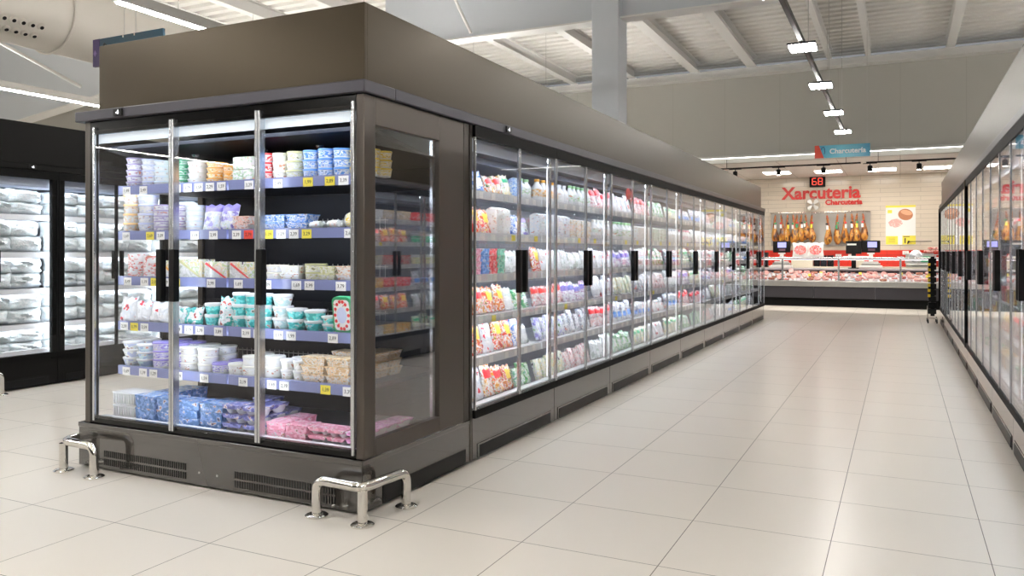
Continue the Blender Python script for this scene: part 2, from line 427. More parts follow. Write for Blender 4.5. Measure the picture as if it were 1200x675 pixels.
# main girder across the hall, deep web, on the column inside the island
def girder(name, poly, y, w, mt='gird'):
    """poly: lower edge (x, z) points left to right; top at 5.2"""
    low = poly; top = [(low[-1][0], 5.2), (low[0][0], 5.2)]
    bb = MB().prism(low + top, y - .008, y + .008, 0)
    for (xa, za), (xb, zb) in zip(low[:-1], low[1:]):
        bb.add([(xa, y - w, za), (xb, y - w, zb), (xb, y + w, zb), (xa, y + w, za), (xa, y - w, za - .02), (xb, y - w, zb - .02), (xb, y + w, zb - .02), (xa, y + w, za - .02)],
               [(0, 1, 2, 3), (7, 6, 5, 4), (4, 5, 1, 0), (5, 6, 2, 1), (6, 7, 3, 2), (7, 4, 0, 3)], 1)
    bb.box(low[0][0], low[-1][0], y - w, y + w, 5.18, 5.2, 1)
    return struct(bb.obj(name, [mt, 'white'], smooth=False))
girder('beam_girder', [(-6.5, 4.10), (9, 4.06)], 9.3, .11)
girder('beam_haunch', [(-16.9, 3.38), (-11.4, 4.08)], 9.3, .13)
girder('beam_cross', [(-11., 4.62), (-4.4, 4.62)], 6.2, .07, 'white')
struct(MB().box(-3.37, -3.03, 9.13, 9.47, 0, 5.2).obj('column', 'gird', bev=.012))
tag(MB().tube([(-5.5, 8.9, 5.2), (-5.05, 9.15, 4.12)], .022, 8).obj('brace_rod', 'white'), 'white diagonal brace rod running down to the girder flange', 'brace')
tag(MB().tube([(-9.6, 5.1, 3.98), (-9.2, 6.6, 3.32)], .022, 8).obj('brace_rod', 'white'), 'white diagonal rod below the big duct at the left', 'brace')

# big round duct along the left side of the hall, with a plate of jet nozzles
duct = thing('ventilation_duct', 'large round off-white duct under the roof at the upper left', 'duct', (-7.8, 0, 3.68))
bb = MB().tube([(0, yy, 0) for yy in (-6, 2, 9, 17)], .385, 40)
bb.obj('duct_body', 'ductm', duct, ang=.4)
for yy in (5.25, 2.4, 8.6):
    MB().tube([(.4 * math.cos(a * PI / 20), yy, .4 * math.sin(a * PI / 20)) for a in range(40)] + [(.4, yy, 0), (.397, yy, .02)], .012, 6).obj('joint_ring', 'ductm', duct)
A0 = math.radians(-46)
def on_duct(a, yy, r): return Vector((r * math.cos(a), yy, r * math.sin(a)))
pl = MB()
for i in range(5):
    a0, a1 = A0 - .26 + .104 * i, A0 - .26 + .104 * (i + 1)
    q = [on_duct(a0, 4.0, .392), on_duct(a1, 4.0, .392), on_duct(a1, 5.02, .392), on_duct(a0, 5.02, .392)]
    pl.add([tuple(v) for v in q], [(0, 1, 2, 3)])
pl.obj('nozzle_plate', 'ductm', duct)
for i in range(9):
    for j in range(2):
        a = A0 - .14 + .28 * j; p = on_duct(a, 4.955 - i * .09 - .02 * (1 - j), .392); n = Vector((math.cos(a), 0, math.sin(a)))
        T = Matrix.Translation(p) @ n.to_track_quat('Z', 'Y').to_matrix().to_4x4()
        MB().lathe([(.038, 0), (.038, .008), (.034, .018), (.02, .021)], 20, T=T).lathe([(.019, .018), (.019, .0222)], 16, 1, T=T).obj('jet_nozzle', ['ductm', 'black'], duct)

# linear lamps hung along the aisles; the unseen ones are added for light
def linear_lamp(x, y0, y1, z, label):
    t = thing('pendant_lamp', label, 'lamp', (x, y0, z), 0, 'linear aisle lamps')
    L = y1 - y0
    MB().box(-.045, .045, 0, L, .012, .1).obj('housing', 'lampbody', t, bev=.004)
    MB().box(-.024, .024, .02, L - .02, 0, .0125).obj('diffuser', 'lamp', t, smooth=False)
    MB().box(-.01, .01, .02, L - .02, .1005, .103).obj('added_uplight', 'lampup_added', t, smooth=False)  # hidden glowing strip on the housing, added to brighten the roof
    k = .6
    while k < L:
        MB().tube([(0, k, .1), (0, k, 5.2 - z)], .004, 6).obj('suspension_wire', 'steel', t); k += 2.6
linear_lamp(-9.64, -1, 16, 3.2, 'long white linear lamp crossing below the duct at the left')
linear_lamp(-5.5, 4.24, 16, 3.2, 'white linear lamp above the island, its near end in view')
linear_lamp(-5.5, -2.4, 3.0, 3.2, 'added unseen white linear lamp behind the viewpoint over the left aisle')  # out of view, added to light the near hall
linear_lamp(-2.4, -2.4, 1.6, 3.2, 'added unseen white linear lamp behind the viewpoint over the cross aisle')  # out of view too, added for enough light
linear_lamp(4.2, -8, 16, 3.2, 'added unseen white linear lamp beyond the right-hand wall cases')  # hidden by the wall cases, added as extra light
linear_lamp(-13.4, -8, 6, 3.2, 'added unseen white linear lamp by the far left wall')  # outside the frame, added as extra light on the left
linear_lamp(.9, -2.4, 1.6, 3.2, 'added unseen white linear lamp behind the viewpoint over the right aisle')  # out of view, added to light the near right side
# wall-washer line on the upper wall
t = thing('wall_lamp_line', 'thin continuous light line across the grey wall above the counter', 'lamp', (-16, 17.62, 3.29))
MB().box(0, 24, 0, .1, .0126, .06).obj('housing', 'lampbody', t)
MB().box(.02, 23.98, .0, .022, 0, .0125).obj('diffuser', 'lampline', t, smooth=False)

# track with square louvre lamps over the aisle
tr = tag(MB().box(-.86, -.82, 2.2, 14.4, 3.235, 3.285).obj('hanging_lamp_track', 'black'), 'thin black lighting track down the middle of the aisle', 'track')
for k in range(5):
    yy = 3.4 + k * 2.6
    MB().tube([(-.84, yy, 3.28), (-.84, yy, 5.4)], .004, 6).obj('suspension_wire', 'steel', tr)
for i, yy in enumerate((14., 12.05, 10.02, 8.08, 6.25, 4.3)):
    t = thing('pendant_square_lamp', f'bright square four-strip lamp, {ORD[i]} from the far end of the aisle track', 'lamp', (-.84, yy, 3.2), 0, 'square lamps on the aisle track')
    MB().box(-.128, .128, -.14, .14, .016, .034).box(-.05, .05, -.05, .05, .034, .045).obj('housing', 'black', t)
    for q in range(4):
        x = -.093 + q * .062
        MB().box(x - .022, x + .022, -.132, .132, 0, .016).obj('strip', 'lamp2', t, smooth=False)

# lowered ceiling over the counter: flat lamps and spotlights
for i, (xa, y0) in enumerate(((-3.0, 20.15), (-1.85, 20.35), (-.68, 20.4), (.48, 20.45))):
    t = thing('flat_ceiling_lamp', f'flat bright ceiling panel above the counter, {ORD[i]} from the island side', 'lamp', (xa + .3, y0 + .15, 3.19), 0, 'ceiling panels above the counter')
    MB().box(-.31, .31, -.31, .31, 0, .012).obj('frame', 'white', t); MB().box(-.29, .29, -.29, .29, -.006, 0).obj('diffuser', 'lampwarm', t, smooth=False)
tk = tag(MB().box(-3.6, -.72, 17.66, 17.7, 3.06, 3.09).box(-.62, 1.3, 17.66, 17.7, 3.06, 3.09).obj('spotlight_track', 'black'), 'black spotlight track in front of the lowered ceiling', 'track')
for x in (-3.4, -1.0, -.4, 1.1): MB().tube([(x, 17.68, 3.09), (x, 17.68, 3.3)], .005, 6).obj('hanger', 'black', tk)
for i, x in enumerate((-3.22, -2.32, -1.43, -.55, .335)):
    t = thing('spotlight', f'black cylinder spotlight, {ORD[i]} along the track from the island side', 'spotlight', (x, 17.68, 3.06), 0, 'spotlights on the counter track')
    MB().box(-.13, .13, -.02, .02, -.012, 0).box(-.008, .008, -.008, .008, -.05, -.012).obj('adapter', 'black', t)
    MB().lathe([(.045, -.17), (.048, -.16), (.048, -.06), (.03, -.045)], 18).obj('can', 'black', t)
    MB().lathe([(.038, -.172), (.038, -.1705)], 18).obj('lens', 'lampwarm', t)
    li = bpy.data.lights.new('spotlight_beam', 'SPOT'); li.energy = 150; li.spot_size = 1.5; li.spot_blend = .6; li.color = (1, .93, .85); li.shadow_soft_size = .04
    lo = bpy.data.objects.new('spotlight_beam', li); C.objects.link(lo); lo.parent = t; lo.location = (0, 0, -.18); lo.rotation_euler = (.72, 0, 0)

# hanging signs
def wires(parent, xs, z0, z1):
    for x in xs: MB().tube([(x, 0, z0), (x, 0, z1)], .003, 6).obj('wire', 'steel', parent)
signm = mat('blue_sign_face', (.1, .4, .55), .35)
tc = nd(signm, 'ShaderNodeTexCoord'); sp = nd(signm, 'ShaderNodeSeparateXYZ'); lk(signm, tc.outputs['Generated'], sp.inputs[0])
cr = nd(signm, 'ShaderNodeValToRGB'); e = cr.color_ramp.elements
e[0].position = 0; e[0].color = (.05, .28, .45, 1); e[1].position = 1; e[1].color = (.02, .22, .36, 1)
k = e.new(.5); k.color = (.16, .55, .68, 1)
lk(signm, sp.outputs[0], cr.inputs[0]); lk(signm, cr.outputs[0], bsdf(signm).inputs['Base Color'])
sg = thing('hanging_sign', 'blue hanging sign with a red end reading Charcuteria', 'sign', (-.94, 15.5, 2.965))
MB().box(-.46, .46, -.01, .01, 0, .228).obj('board', signm, sg, smooth=False)
MB().prism([(-.462, -.001), (-.305, -.001), (-.39, .229), (-.462, .229)], -.0125, -.0105).obj('corner_panel', mat('orange_red_sign_face', (.6, .06, .03), .35), sg)
MB().tube([(-.35, -.012, .15), (-.34, -.012, .19), (-.31, -.012, .2), (-.295, -.012, .17), (-.29, -.012, .1), (-.3, -.012, .07)], .007, 6).obj('ham_outline', mat('dark_blue_line', (.01, .06, .16), .4), sg)
text('lettering', 'Charcutería', .125, 'paper', sg, (.09, -.0115, .112), ext=.001, off=.003)
wires(sg, (-.25, .41), .228, 2.4)
s2 = thing('hanging_sign', 'dark blue hanging sign with purple end behind the island canopy', 'sign', (-6.32, 5.0, 2.985))
MB().box(-.46, .46, -.012, .012, 0, .25).obj('board', mat('deep_blue_sign_face', (.008, .05, .085), .4), s2, smooth=False)
MB().box(-.462, -.37, -.0145, .0145, -.001, .251).obj('corner_panel', mat('purple_sign_face', (.03, .012, .085), .4), s2)
MB().prism([(-.45, .12), (-.43, .09), (-.41, .12), (-.43, .15)], -.0165, -.0146).obj('emblem', mat('lilac_line', (.2, .13, .35), .4), s2)
MB().tube([(-.33, -.014, .16), (-.3, -.014, .2), (-.27, -.014, .18), (-.27, -.014, .12)], .008, 6).obj('symbol', 'ink', s2)
wires(s2, (-.05, .1), .25, 2.3)
for x in (-.05, .1): MB().lathe([(.008, 0), (.008, .02)], 10, T=Matrix.Translation((x, -.014, .225))).obj('clip', 'chrome', s2)
# ------------------------------------------------------------------ pots, packets and bags
def bag_mesh(w, h, d, m, seed, seal=True, lab=None):
    rnd = random.Random(seed); nx, nz = 9, 11
    ph = [(rnd.uniform(5, 14), rnd.uniform(4, 11), rnd.uniform(0, 6), rnd.uniform(.03, .1)) for _ in range(5)]
    vs = []; fs = []
    def half(sg):
        o = len(vs)
        for j in range(nz + 1):
            v = j / nz
            for i in range(nx + 1):
                u = i / nx * 2 - 1
                wx = w / 2 * (1 - .10 * (1 - abs(2 * v - 1)) + (.03 if seal and v > .93 else 0))
                t = max(0., 1 - abs(u) ** 2.6) ** .6
                if seal: t *= min(1, (1 - v) / .16) ** .8 if v > .84 else 1
                else: t *= max(0., 1 - abs(2 * v - 1) ** 3) ** .6
                t *= (1.12 - .5 * v) if seal else 1
                if v < .06 and seal: t *= .8
                n = sum(a * math.sin(p * u + q * v * 2 + r + sg) for p, q, r, a in ph)
                edge = 0 if i in (0, nx) or j in (nz,) else 1
                vs.append((u * wx, sg * (d / 2 * t * (1 + n * edge) + .0008), v * h * (1 + .04 * math.sin(7 * u + seed) * (v > .8))))
        for j in range(nz):
            for i in range(nx):
                a = o + j * (nx + 1) + i
                q = (a, a + 1, a + nx + 2, a + nx + 1)
                fs.append(q if sg < 0 else q[::-1])
        return o
    a = half(-1); b = half(1); k = nx + 1
    for i in range(nx):
        fs.append((a + i, b + i, b + i + 1, a + i + 1)); t = nz * k
        fs.append((a + t + i, a + t + i + 1, b + t + i + 1, b + t + i))
    for j in range(nz):
        fs.append((a + j * k, a + (j + 1) * k, b + (j + 1) * k, b + j * k))
        fs.append((a + j * k + nx, b + j * k + nx, b + (j + 1) * k + nx, a + (j + 1) * k + nx))
    b = MB().add(vs, fs)
    if lab:
        u0, u1, v0, v1 = lab[1:]
        for j in range(nz):
            for i in range(nx):
                if u0 <= i < u1 and v0 <= j < v1: b.m[j * nx + i] = 1
    me = b.mesh('film_bag', [m] + ([lab[0]] if lab else []), ang=1.2)
    return me

BLAB = dict(red=('lid_yellow', 2, 7, 5, 9), orange=('lid_red', 1, 8, 6, 9), blue=('tubw', 2, 7, 3, 7), clear=('tubw', 2, 7, 3, 8), pinkham=('lid_red', 0, 9, 7, 10), cheese=('lid_green', 1, 8, 7, 9),
            mauve=('lid_violet', 0, 9, 6, 9), grey=('lid_blue', 1, 8, 2, 5), green=('lab_ivory', 2, 7, 3, 7), violet=('lid_violet', 0, 9, 8, 11))
_cache = {}
def product(kind, w, h, c, d=None):
    """the meshes of one product: [(name, mesh)], its own body first and then the parts on it"""
    key = (kind, round(w, 2), round(h, 2), c, d)
    if key in _cache: return _cache[key]
    r = w / 2 * .97
    if kind in ('tub', 'flat', 'cup'):
        lo = {'tub': .84, 'flat': .9, 'cup': .74}[kind]; lab = 'lab_' + c if kind != 'cup' else 'box_' + c
        b = MB().lathe([(r * lo * .96, 0), (r * lo, h * .06), (r * (lo + (.97 - lo) * .15), h * .16), (r * (lo + (.97 - lo) * .85), h * .7), (r * .96, h * .8)], 22, mis=[0, 0, 1, 0] if kind != 'cup' else [1, 1, 1, 0])
        l = MB().lathe([(r * .97, h * .76), (r, h * .78), (r, h * .93), (r * .95, h * .985), (r * .88, h * .985), (r * .86, h * .96)], 22)
        out = [({'tub': 'plastic_tub', 'flat': 'spread_tub', 'cup': 'yogurt_cup'}[kind], b.mesh('tub', ['tubw', lab])), ('lid', l.mesh('lid', ['lid_' + c if kind != 'cup' else 'tubw']))]
    elif kind == 'tin':
        b = MB().lathe([(r * .97, 0), (r, h * .04), (r, h * .9), (r * .97, h * .94)], 24)
        out = [('cheese_tin', b.mesh('tin', ['lab_' + c])), ('lid', MB().lathe([(r * .98, h * .93), (r * .98, h * .985), (r * .93, h * .99)], 24).mesh('lid', ['tubw']))]
    elif kind == 'carton':
        d = d or w * .8; e = .003
        b = MB().box(-w / 2, w / 2, -d / 2, d / 2, 0, h * .88).prism([(-w / 2, h * .88), (w / 2, h * .88), (w / 2, h * .9), (-w / 2, h * .9)], -d / 2 * .96, d / 2 * .96).add(
            [(-w / 2, -d / 2, h * .9), (w / 2, -d / 2, h * .9), (w / 2, d / 2, h * .9), (-w / 2, d / 2, h * .9), (-w / 2, 0, h * .985), (w / 2, 0, h * .985)], [(0, 1, 5, 4), (2, 3, 4, 5), (1, 2, 5), (3, 0, 4)])
        out = [('drink_carton', b.mesh('carton', ['lab_' + c]))]
    elif kind in ('brick', 'boat', 'tray', 'crate'):
        d = d or .11; tx = {'brick': .004, 'boat': .03, 'tray': .012, 'crate': .012}[kind]
        b = MB().box(-w / 2 * .97, w / 2 * .97, -d / 2, d / 2, 0, h * .84, tx=tx, ty=tx * .7)
        if kind == 'crate':
            for k in range(9):
                x = -w / 2 * .86 + k * w * .86 / 8; b.box(x - .004, x + .004, -d / 2 - .004, -d / 2 + .004, h * .1, h * .8)
        m0 = {'brick': 'box_' + c, 'boat': 'tubw', 'tray': 'lab_' + c, 'crate': 'tubw'}[kind]
        l = MB().box(-w / 2 * .985, w / 2 * .985, -d / 2 * 1.04, d / 2 * 1.04, h * .83, h * .93)
        if kind == 'boat':  # two pots under one sleeve
            b = MB()
            for s in (-1, 1): b.lathe([(w * .14, 0), (w * .2, h * .3), (w * .235, h * .82)], 14, T=Matrix.Translation((s * w * .25, 0, 0)), sy=d / w * 2)
            l = MB().box(-w / 2 * .98, w / 2 * .98, -d / 2, d / 2, h * .55, h * .95, tx=.012)
        out = [({'brick': 'multipack_box', 'boat': 'twin_dessert_pack', 'tray': 'food_tray', 'crate': 'ribbed_tray'}[kind], b.mesh('tray', [m0])),
               ({'brick': 'top_flap', 'boat': 'sleeve', 'tray': 'film_lid', 'crate': 'rim'}[kind], l.mesh('lid', ['box_' + c if kind != 'crate' else 'tubw']))]
    elif kind == 'wedge':  # two sandwich halves packed into a block, split along the diagonal
        b = MB().box(-w / 2, w / 2, -.045, .045, 0, h)
        b2 = MB().prism([(-w / 2 * .94, .005), (w / 2 * .8, .005), (-w / 2 * .94, h * .86)], -.0475, -.0452)
        b3 = MB().prism([(-w / 2 * .8, h * .95), (-w / 2 * .94, h * .86), (w / 2 * .8, .004), (w / 2 * .94, .06 * h)], -.0485, -.0454)
        out = [('sandwich_pack', b.mesh('wedge', ['bag_cheese'])), ('card_front', b2.mesh('card', ['bag_clear'])), ('card_stripe', b3.mesh('stripe', ['lid_' + c]))]
    elif kind == 'roll':
        b = MB().tube([(-w * .5, 0, h * .5), (-w * .46, 0, h * .5), (-w * .38, 0, h * .5), (0, 0, h * .5), (w * .38, 0, h * .5), (w * .46, 0, h * .5), (w * .5, 0, h * .5)], h, 16, rs=[h * .3, h * .12, h * .44, h * .48, h * .44, h * .12, h * .3])
        l = MB().tube([(-w * .2, 0, h * .5), (w * .2, 0, h * .5)], h * .492, 16)
        out = [('wrapped_roll', b.mesh('roll', ['bag_clear'])), ('paper_band', l.mesh('band', ['lab_' + c]))]
    elif kind == 'plaque':
        T = Matrix.Rotation(.12, 4, 'X')
        def rr(a, z0, z1, k):
            p = []
            for cx, cz, a0 in ((a - k, z0 + k, -PI / 2), (a - k, z1 - k, 0), (-a + k, z1 - k, PI / 2), (-a + k, z0 + k, PI)):
                p += [(cx + k * math.cos(a0 + q * PI / 8), cz + k * math.sin(a0 + q * PI / 8)) for q in range(5)]
            return p
        b = MB().prism(rr(w / 2, .002, h, .028), -.02, .012, T=T)
        fl = MB(); 
        for q in range(14):
            a = 2 * PI * q / 14; fl.lathe([(.009, 0), (.009, .002)], 10, T=T @ Matrix.Translation((.042 * math.cos(a), -.02, h / 2 + .07 * math.sin(a))) @ Matrix.Rotation(PI / 2, 4, 'X'))
        out = [('gift_tray', b.mesh('plaque', ['green'])), ('printed_card', MB().prism(rr(w / 2 * .84, .016, h * .92, .022), -.0212, -.0195, T=T).mesh('card', ['lab_white'])), ('flower_border', fl.mesh('flowers', ['lid_red'])),
               ('oval_label', MB().lathe([(.03, 0), (.03, .0035)], 24, T=T @ Matrix.Translation((0, -.0195, h / 2)) @ Matrix.Rotation(PI / 2, 4, 'X'), sy=1.4).mesh('oval', ['lid_lilac']))]
    elif kind == 'pouch':
        out = [('film_pouch', bag_mesh(w * 1.04, h, d or .06, 'bag_' + c, sum(map(ord, c)) % 97 + int(w * 1000), lab=BLAB.get(c)))]
    elif kind == 'bottle':
        b = MB().lathe([(r * .9, 0), (r, h * .04), (r, h * .22), (r * 1.005, h * .23), (r * 1.005, h * .55), (r, h * .56), (r * .95, h * .62), (r * .45, h * .82), (r * .42, h * .9)], 18, mis=[0, 0, 0, 1, 0, 0, 0, 0])
        out = [('drink_bottle', b.mesh('bottle', ['tubw', 'lab_' + c])), ('cap', MB().lathe([(r * .5, h * .88), (r * .5, h * .99), (r * .45, h)], 14).mesh('cap', ['lid_' + c]))]
    elif kind == 'sleeve':  # flat vacuum pack on its edge
        d = d or .022
        b = MB().box(-w / 2, w / 2, -d / 2, d / 2, .0, h, tx=.004).box(-w / 2 * .8, w / 2 * .8, -d / 2 - .006, -d / 2, h * .12, h * .86)
        out = [('sliced_packet', b.mesh('sleeve', ['bag_' + c]))]
    _cache[key] = out
    return out

def put(parts, loc, rz, label, cat, group, rx=0., ry=0., s=1.):
    o = link(parts[0][0], parts[0][1], None, loc, (rx, ry, rz)); o.scale = (s, s, s)
    tag(o, label, cat, group)
    for n, me in parts[1:]: link(n, me, o)
    return o

# ------------------------------------------------------------------ refrigerated cases
WM = 1.25; DM = .72
def make_case(liner='linergrey', shelf='shelf_white', rail='rail_white', handles=True, tags=True, levels=ZS, name='refrigerated_case', border='blackmatt', leds=True, edge='alu'):
    t = thing(name, 'glass-door refrigerated case', 'refrigerated case')
    sh = MB().box(0, WM, DM - .03, DM, .262, 2.0).box(0, WM, .03, DM, 1.99, 2.008).box(0, WM, .03, DM - .03, .2, .285)
    sh.prism([(0, 1.86), (WM, 1.86), (WM, 1.99), (0, 1.99)], .3, DM - .03)
    MB().box(.002, WM - .002, .16, .298, 1.9, 1.988).obj('air_duct', 'shelf', t, smooth=False)
    sh.obj('liner', liner, t, smooth=False)
    MB().box(.001, WM - .001, -.02, .03, 1.94, 2.008).obj('glass_border', border, t, smooth=False); MB().box(.001, WM - .001, -.02, .03, .262, .31).obj('glass_border', border, t, smooth=False)
    MB().box(.002, WM - .002, 0, DM, .012, .262).box(.06, WM - .06, -.004, 0, .012, .10).obj('plinth', 'plinth', t, bev=.004)
    g = MB()
    g.box(.085, WM - .085, -.0065, -.004, .02, .088)
    g.obj('grille', 'black', t, smooth=False)
    for i, z in enumerate(levels[:-1]):
        s = MB().box(.012, WM - .012, .12, DM - .03, z - .024, z - .002).obj('shelf', shelf, t, smooth=False)
        r = MB().box(.012, WM - .012, .1, .1195, z - .048, z + .004)
        rr = random.Random(i)
        for k in range(7):
            x = .07 + k * .165 + rr.uniform(0, .07); tags and r.box(x, x + .055, .0975, .1, z - .043, z - .004, 2 if rr.random() < .08 else 1)
        r.obj('price_rail', [rail, 'tag', 'tagy'], s, smooth=False)
        MB().box(.03, WM - .03, .1205, .134, z - .036, z - .026).obj('led_tube', 'led', s, smooth=False)  # strip hidden behind the rail, added to light the goods below
    MB().box(.012, WM - .012, .06, .1195, .285, levels[-1] + .016).obj('front_lip', rail, t, smooth=False)
    MB().box(.02, WM - .02, .046, .052, 1.865, 1.945).obj('lamp_lip', 'duct_liner', t, smooth=False)
    MB().box(.03, WM - .03, .06, .08, 1.922, 1.94).obj('led_tube', 'led', t, smooth=False)
    MB().box(WM - .026, WM - .0225, .045, .049, .34, 1.89).obj('led_tube', 'ledthin', t, smooth=False)
    for x in (.012, WM - .012): MB().box(x - .009, x + .009, .032, .04, .315, 1.94).obj('mullion', edge, t, smooth=False)
    for x0, x1, hx in ((.005, WM / 2 - .003, WM / 2 - .045), (WM / 2 + .003, WM - .005, WM / 2 + .045)):
        d = MB().box(x0 + .008, x1 - .008, -.013, -.006, .31, 1.94).obj('door', 'glass', t, smooth=False)
        MB().box(x0, x0 + .012, -.018, -.002, .31, 1.94).box(x1 - .012, x1, -.018, -.002, .31, 1.94).obj('door_edge', edge, d, smooth=False)
        if handles: MB().box(hx - .016, hx + .016, -.05, -.0135, .985, 1.268).obj('handle', 'black', d, bev=.004)
    return t

# aisle side of the island: nine cases
aisle = []
c0 = make_case()
for m in range(9):
    c = c0 if m == 0 else copy_tree(c0)
    c.location = (-2.29, 4.165 + m * 1.25, 0); c.rotation_euler = (0, 0, PI / 2)
    tag(c, f'glass-door refrigerated case on the island, {ORD[m]} along the aisle from the corner case', 'refrigerated case', 'refrigerated cases along the island')
    aisle.append(c)
e = MB().box(-.03, .0, 0, DM, .012, 2.008).obj('end_panel', 'bronze', aisle[0]); e.location = (0, 0, 0)
e = MB().box(WM, WM + .03, 0, DM, .012, 2.008).obj('end_panel', 'blackgloss', aisle[8])
# wall cases along the right of the aisle, fronts facing the island
walls = []
for m in range(11):
    c = copy_tree(c0)
    for ch in list(c.children):
        if ch.name.startswith('end_panel'): bpy.data.objects.remove(ch)
    c.location = (.63, 15.81 - m * 1.25, 0); c.rotation_euler = (0, 0, -PI / 2)
    tag(c, f'glass-door refrigerated wall case on the right, {ORD[m]} from the meat counter', 'refrigerated case', 'refrigerated wall cases on the right')
    if m in (0, 5): MB().box(0, .04, -.03, -.001, .262, 2.008).obj('end_post', 'blackgloss', c, smooth=False)
    walls.append(c)
MB().box(-.03, -.0, 0, DM, .012, 2.008).obj('end_panel', 'bronze', walls[0])
MB().box(WM, WM + .03, 0, DM, .012, 2.008).obj('end_panel', 'bronze', walls[-1])
# dark cases with bagged ice along the left
left = []
lc = make_case('liner', 'shelf_white', 'rail_white', True, False, [1.60, 1.25, .91, .58, .33], 'refrigerated_case', 'blackmatt', edge='black')
for x in (.03, WM - .03): MB().box(x - .008, x + .008, .034, .042, .34, 1.9).obj('led_tube', 'led', lc, smooth=False)  # strips hidden by the surround, added to brighten the bags
for ch in list(lc.children):
    if ch.name.startswith('plinth'): ch.data = ch.data.copy(); ch.data.materials[0] = M['toe']
MB().box(0, .062, -.012, .03, .25, 2.008).box(WM - .062, WM, -.012, .03, .25, 2.008).obj('door_surround', 'blackmatt', lc, smooth=False)
LY = (2.44, 3.69, 4.94, 6.19)
for m, y0 in enumerate(LY):
    c = lc if m == 0 else copy_tree(lc)
    c.location = (-7.22, y0, 0); c.rotation_euler = (0, 0, PI / 2)
    tag(c, f'black refrigerated case of frosted bags at the far left, {ORD[m]} along its row', 'refrigerated case', 'black refrigerated cases at the left')
    left.append(c)
MB().box(WM, WM + .03, 0, DM, .012, 2.008).obj('end_panel', 'blackgloss', left[-1])

# canopies above the rows
def canopy(name, label, x0, x1, y0, y1, mt, cm, over, sides='nsew', z1=2.447):
    t = thing(name, label, 'canopy', ((x0 + x1) / 2, y0, 2.07)); ox, oy = (x0 + x1) / 2, y0
    P = {'s': (x0, x1, y0, y0 + .02), 'n': (x0, x1, y1 - .02, y1), 'w': (x0, x0 + .02, y0 + .021, y1 - .021), 'e': (x1 - .02, x1, y0 + .021, y1 - .021)}
    for k in sides:
        a, b_, c, d = P[k]; MB().box(a - ox, b_ - ox, c - oy, d - oy, 0, z1 - 2.07).obj('fascia_board', mt, t, bev=.002)
    xa, xb, ya, yb = over
    xa, xb, ya, yb = xa - ox, xb - ox, ya - oy, yb - oy; w_ = .26
    MB().box(xa, xb, ya, ya + w_, -.06, 0).box(xa, xb, yb - w_, yb, -.06, 0).box(xa, xa + w_, ya + w_, yb - w_, -.06, 0).box(xb - w_, xb, ya + w_, yb - w_, -.06, 0).obj('cornice', cm, t, bev=.006)
    return t
canopy('island_canopy', 'olive-bronze canopy box on top of the island of refrigerated cases', -4.178, -2.297, 3.112, 15.15, 'canopy', 'cornice', (-4.335, -2.268, 3.07, 15.47))
canopy('wall_canopy', 'grey-bronze canopy above the wall cases on the right', .635, 1.34, 2.1, 15.45, 'canopy', 'cornice', (.61, 1.36, 2.03, 15.84))
canopy('black_canopy', 'black canopy above the cases at the far left', -7.94, -7.215, 2.46, 7.42, 'toe', 'toe', (-7.97, -7.2, 2.44, 7.46))

# little temperature displays on the cornices
for (x, y, rz, lab) in ((-3.96, 3.069, 0, 'small temperature display on the cornice above the corner case doors'), (-2.267, 4.6, PI / 2, 'small temperature display on the cornice over the aisle cases'), (-7.199, 4.68, PI / 2, 'small temperature display on the black cornice at the far left')):
    t = thing('temperature_display', lab, 'display', (x, y, 2.04), rz)
    MB().box(-.036, .036, -.008, 0, -.02, .02).obj('bezel', 'black', t, bev=.002)
    text('digits', '-6', .032, 'ledwhite', t, (0, -.0085, 0), ext=.0005, off=.001)

# ------------------------------------------------------------------ the corner case
X0, X1, YF, YB = -4.29, -2.29, 3.1, 4.13
cc = thing('corner_display_case', 'three-door dairy display case at the near corner of the island', 'refrigerated case', (-3.29, 3.1, 0))
def cp(bb, name, mats, parent=None, **kw):   # world-coordinate part of the corner case
    o = bb.obj(name, mats, parent or cc, **kw)
    if parent is None: o.location = (3.29, -3.1, 0)
    return o
cp(MB().box(X0 - .03, X1, 3.085, YB, .012, .262).box(X0 - .03, X1 + .004, 3.08, YB, .235, .262), 'plinth', 'plinth', bev=.004)
for xa, n in ((-4.1, 40), (-3.1, 40)):
    g = MB()
    for k in range(n):
        for z in (.035, .082): g.box(xa + k * .0165, xa + k * .0165 + .008, 3.083, 3.0852, z, z + .036)
    cp(g, 'grille', 'black', smooth=False)
cp(MB().box(X1 - .004, X1 + .003, 3.25, 4.08, .014, .1), 'grille', 'black', smooth=False)
cp(MB().lathe([(.006, 0), (.006, .004)], 10, T=Matrix.Translation((-3.35, 3.085, .08)) @ Matrix.Rotation(PI / 2, 4, 'X')).lathe([(.006, 0), (.006, .004)], 10, T=Matrix.Translation((-3.22, 3.085, .08)) @ Matrix.Rotation(PI / 2, 4, 'X')), 'screw', 'steel')
# corner post and framed side window
cp(MB().box(-2.338, X1, 3.1, 3.192, .262, 2.008).box(-2.33, X1, 3.788, 4.06, .262, 2.008).box(-2.33, X1, 3.192, 3.788, 1.868, 2.008).box(-2.33, X1, 3.192, 3.788, .262, .344), 'side_frame', 'bronze_side', bev=.004)
cp(MB().box(-2.32, -2.294, 4.068, YB, .262, 2.008), 'filler_strip', 'bronze', smooth=False)
cp(MB().box(-2.312, -2.306, 3.186, 3.795, .338, 1.874), 'side_window', 'sideglass', smooth=False)
cp(MB().box(-2.335, -2.318, 3.76, 3.785, .344, 1.868), 'window_trim', 'alu', smooth=False)
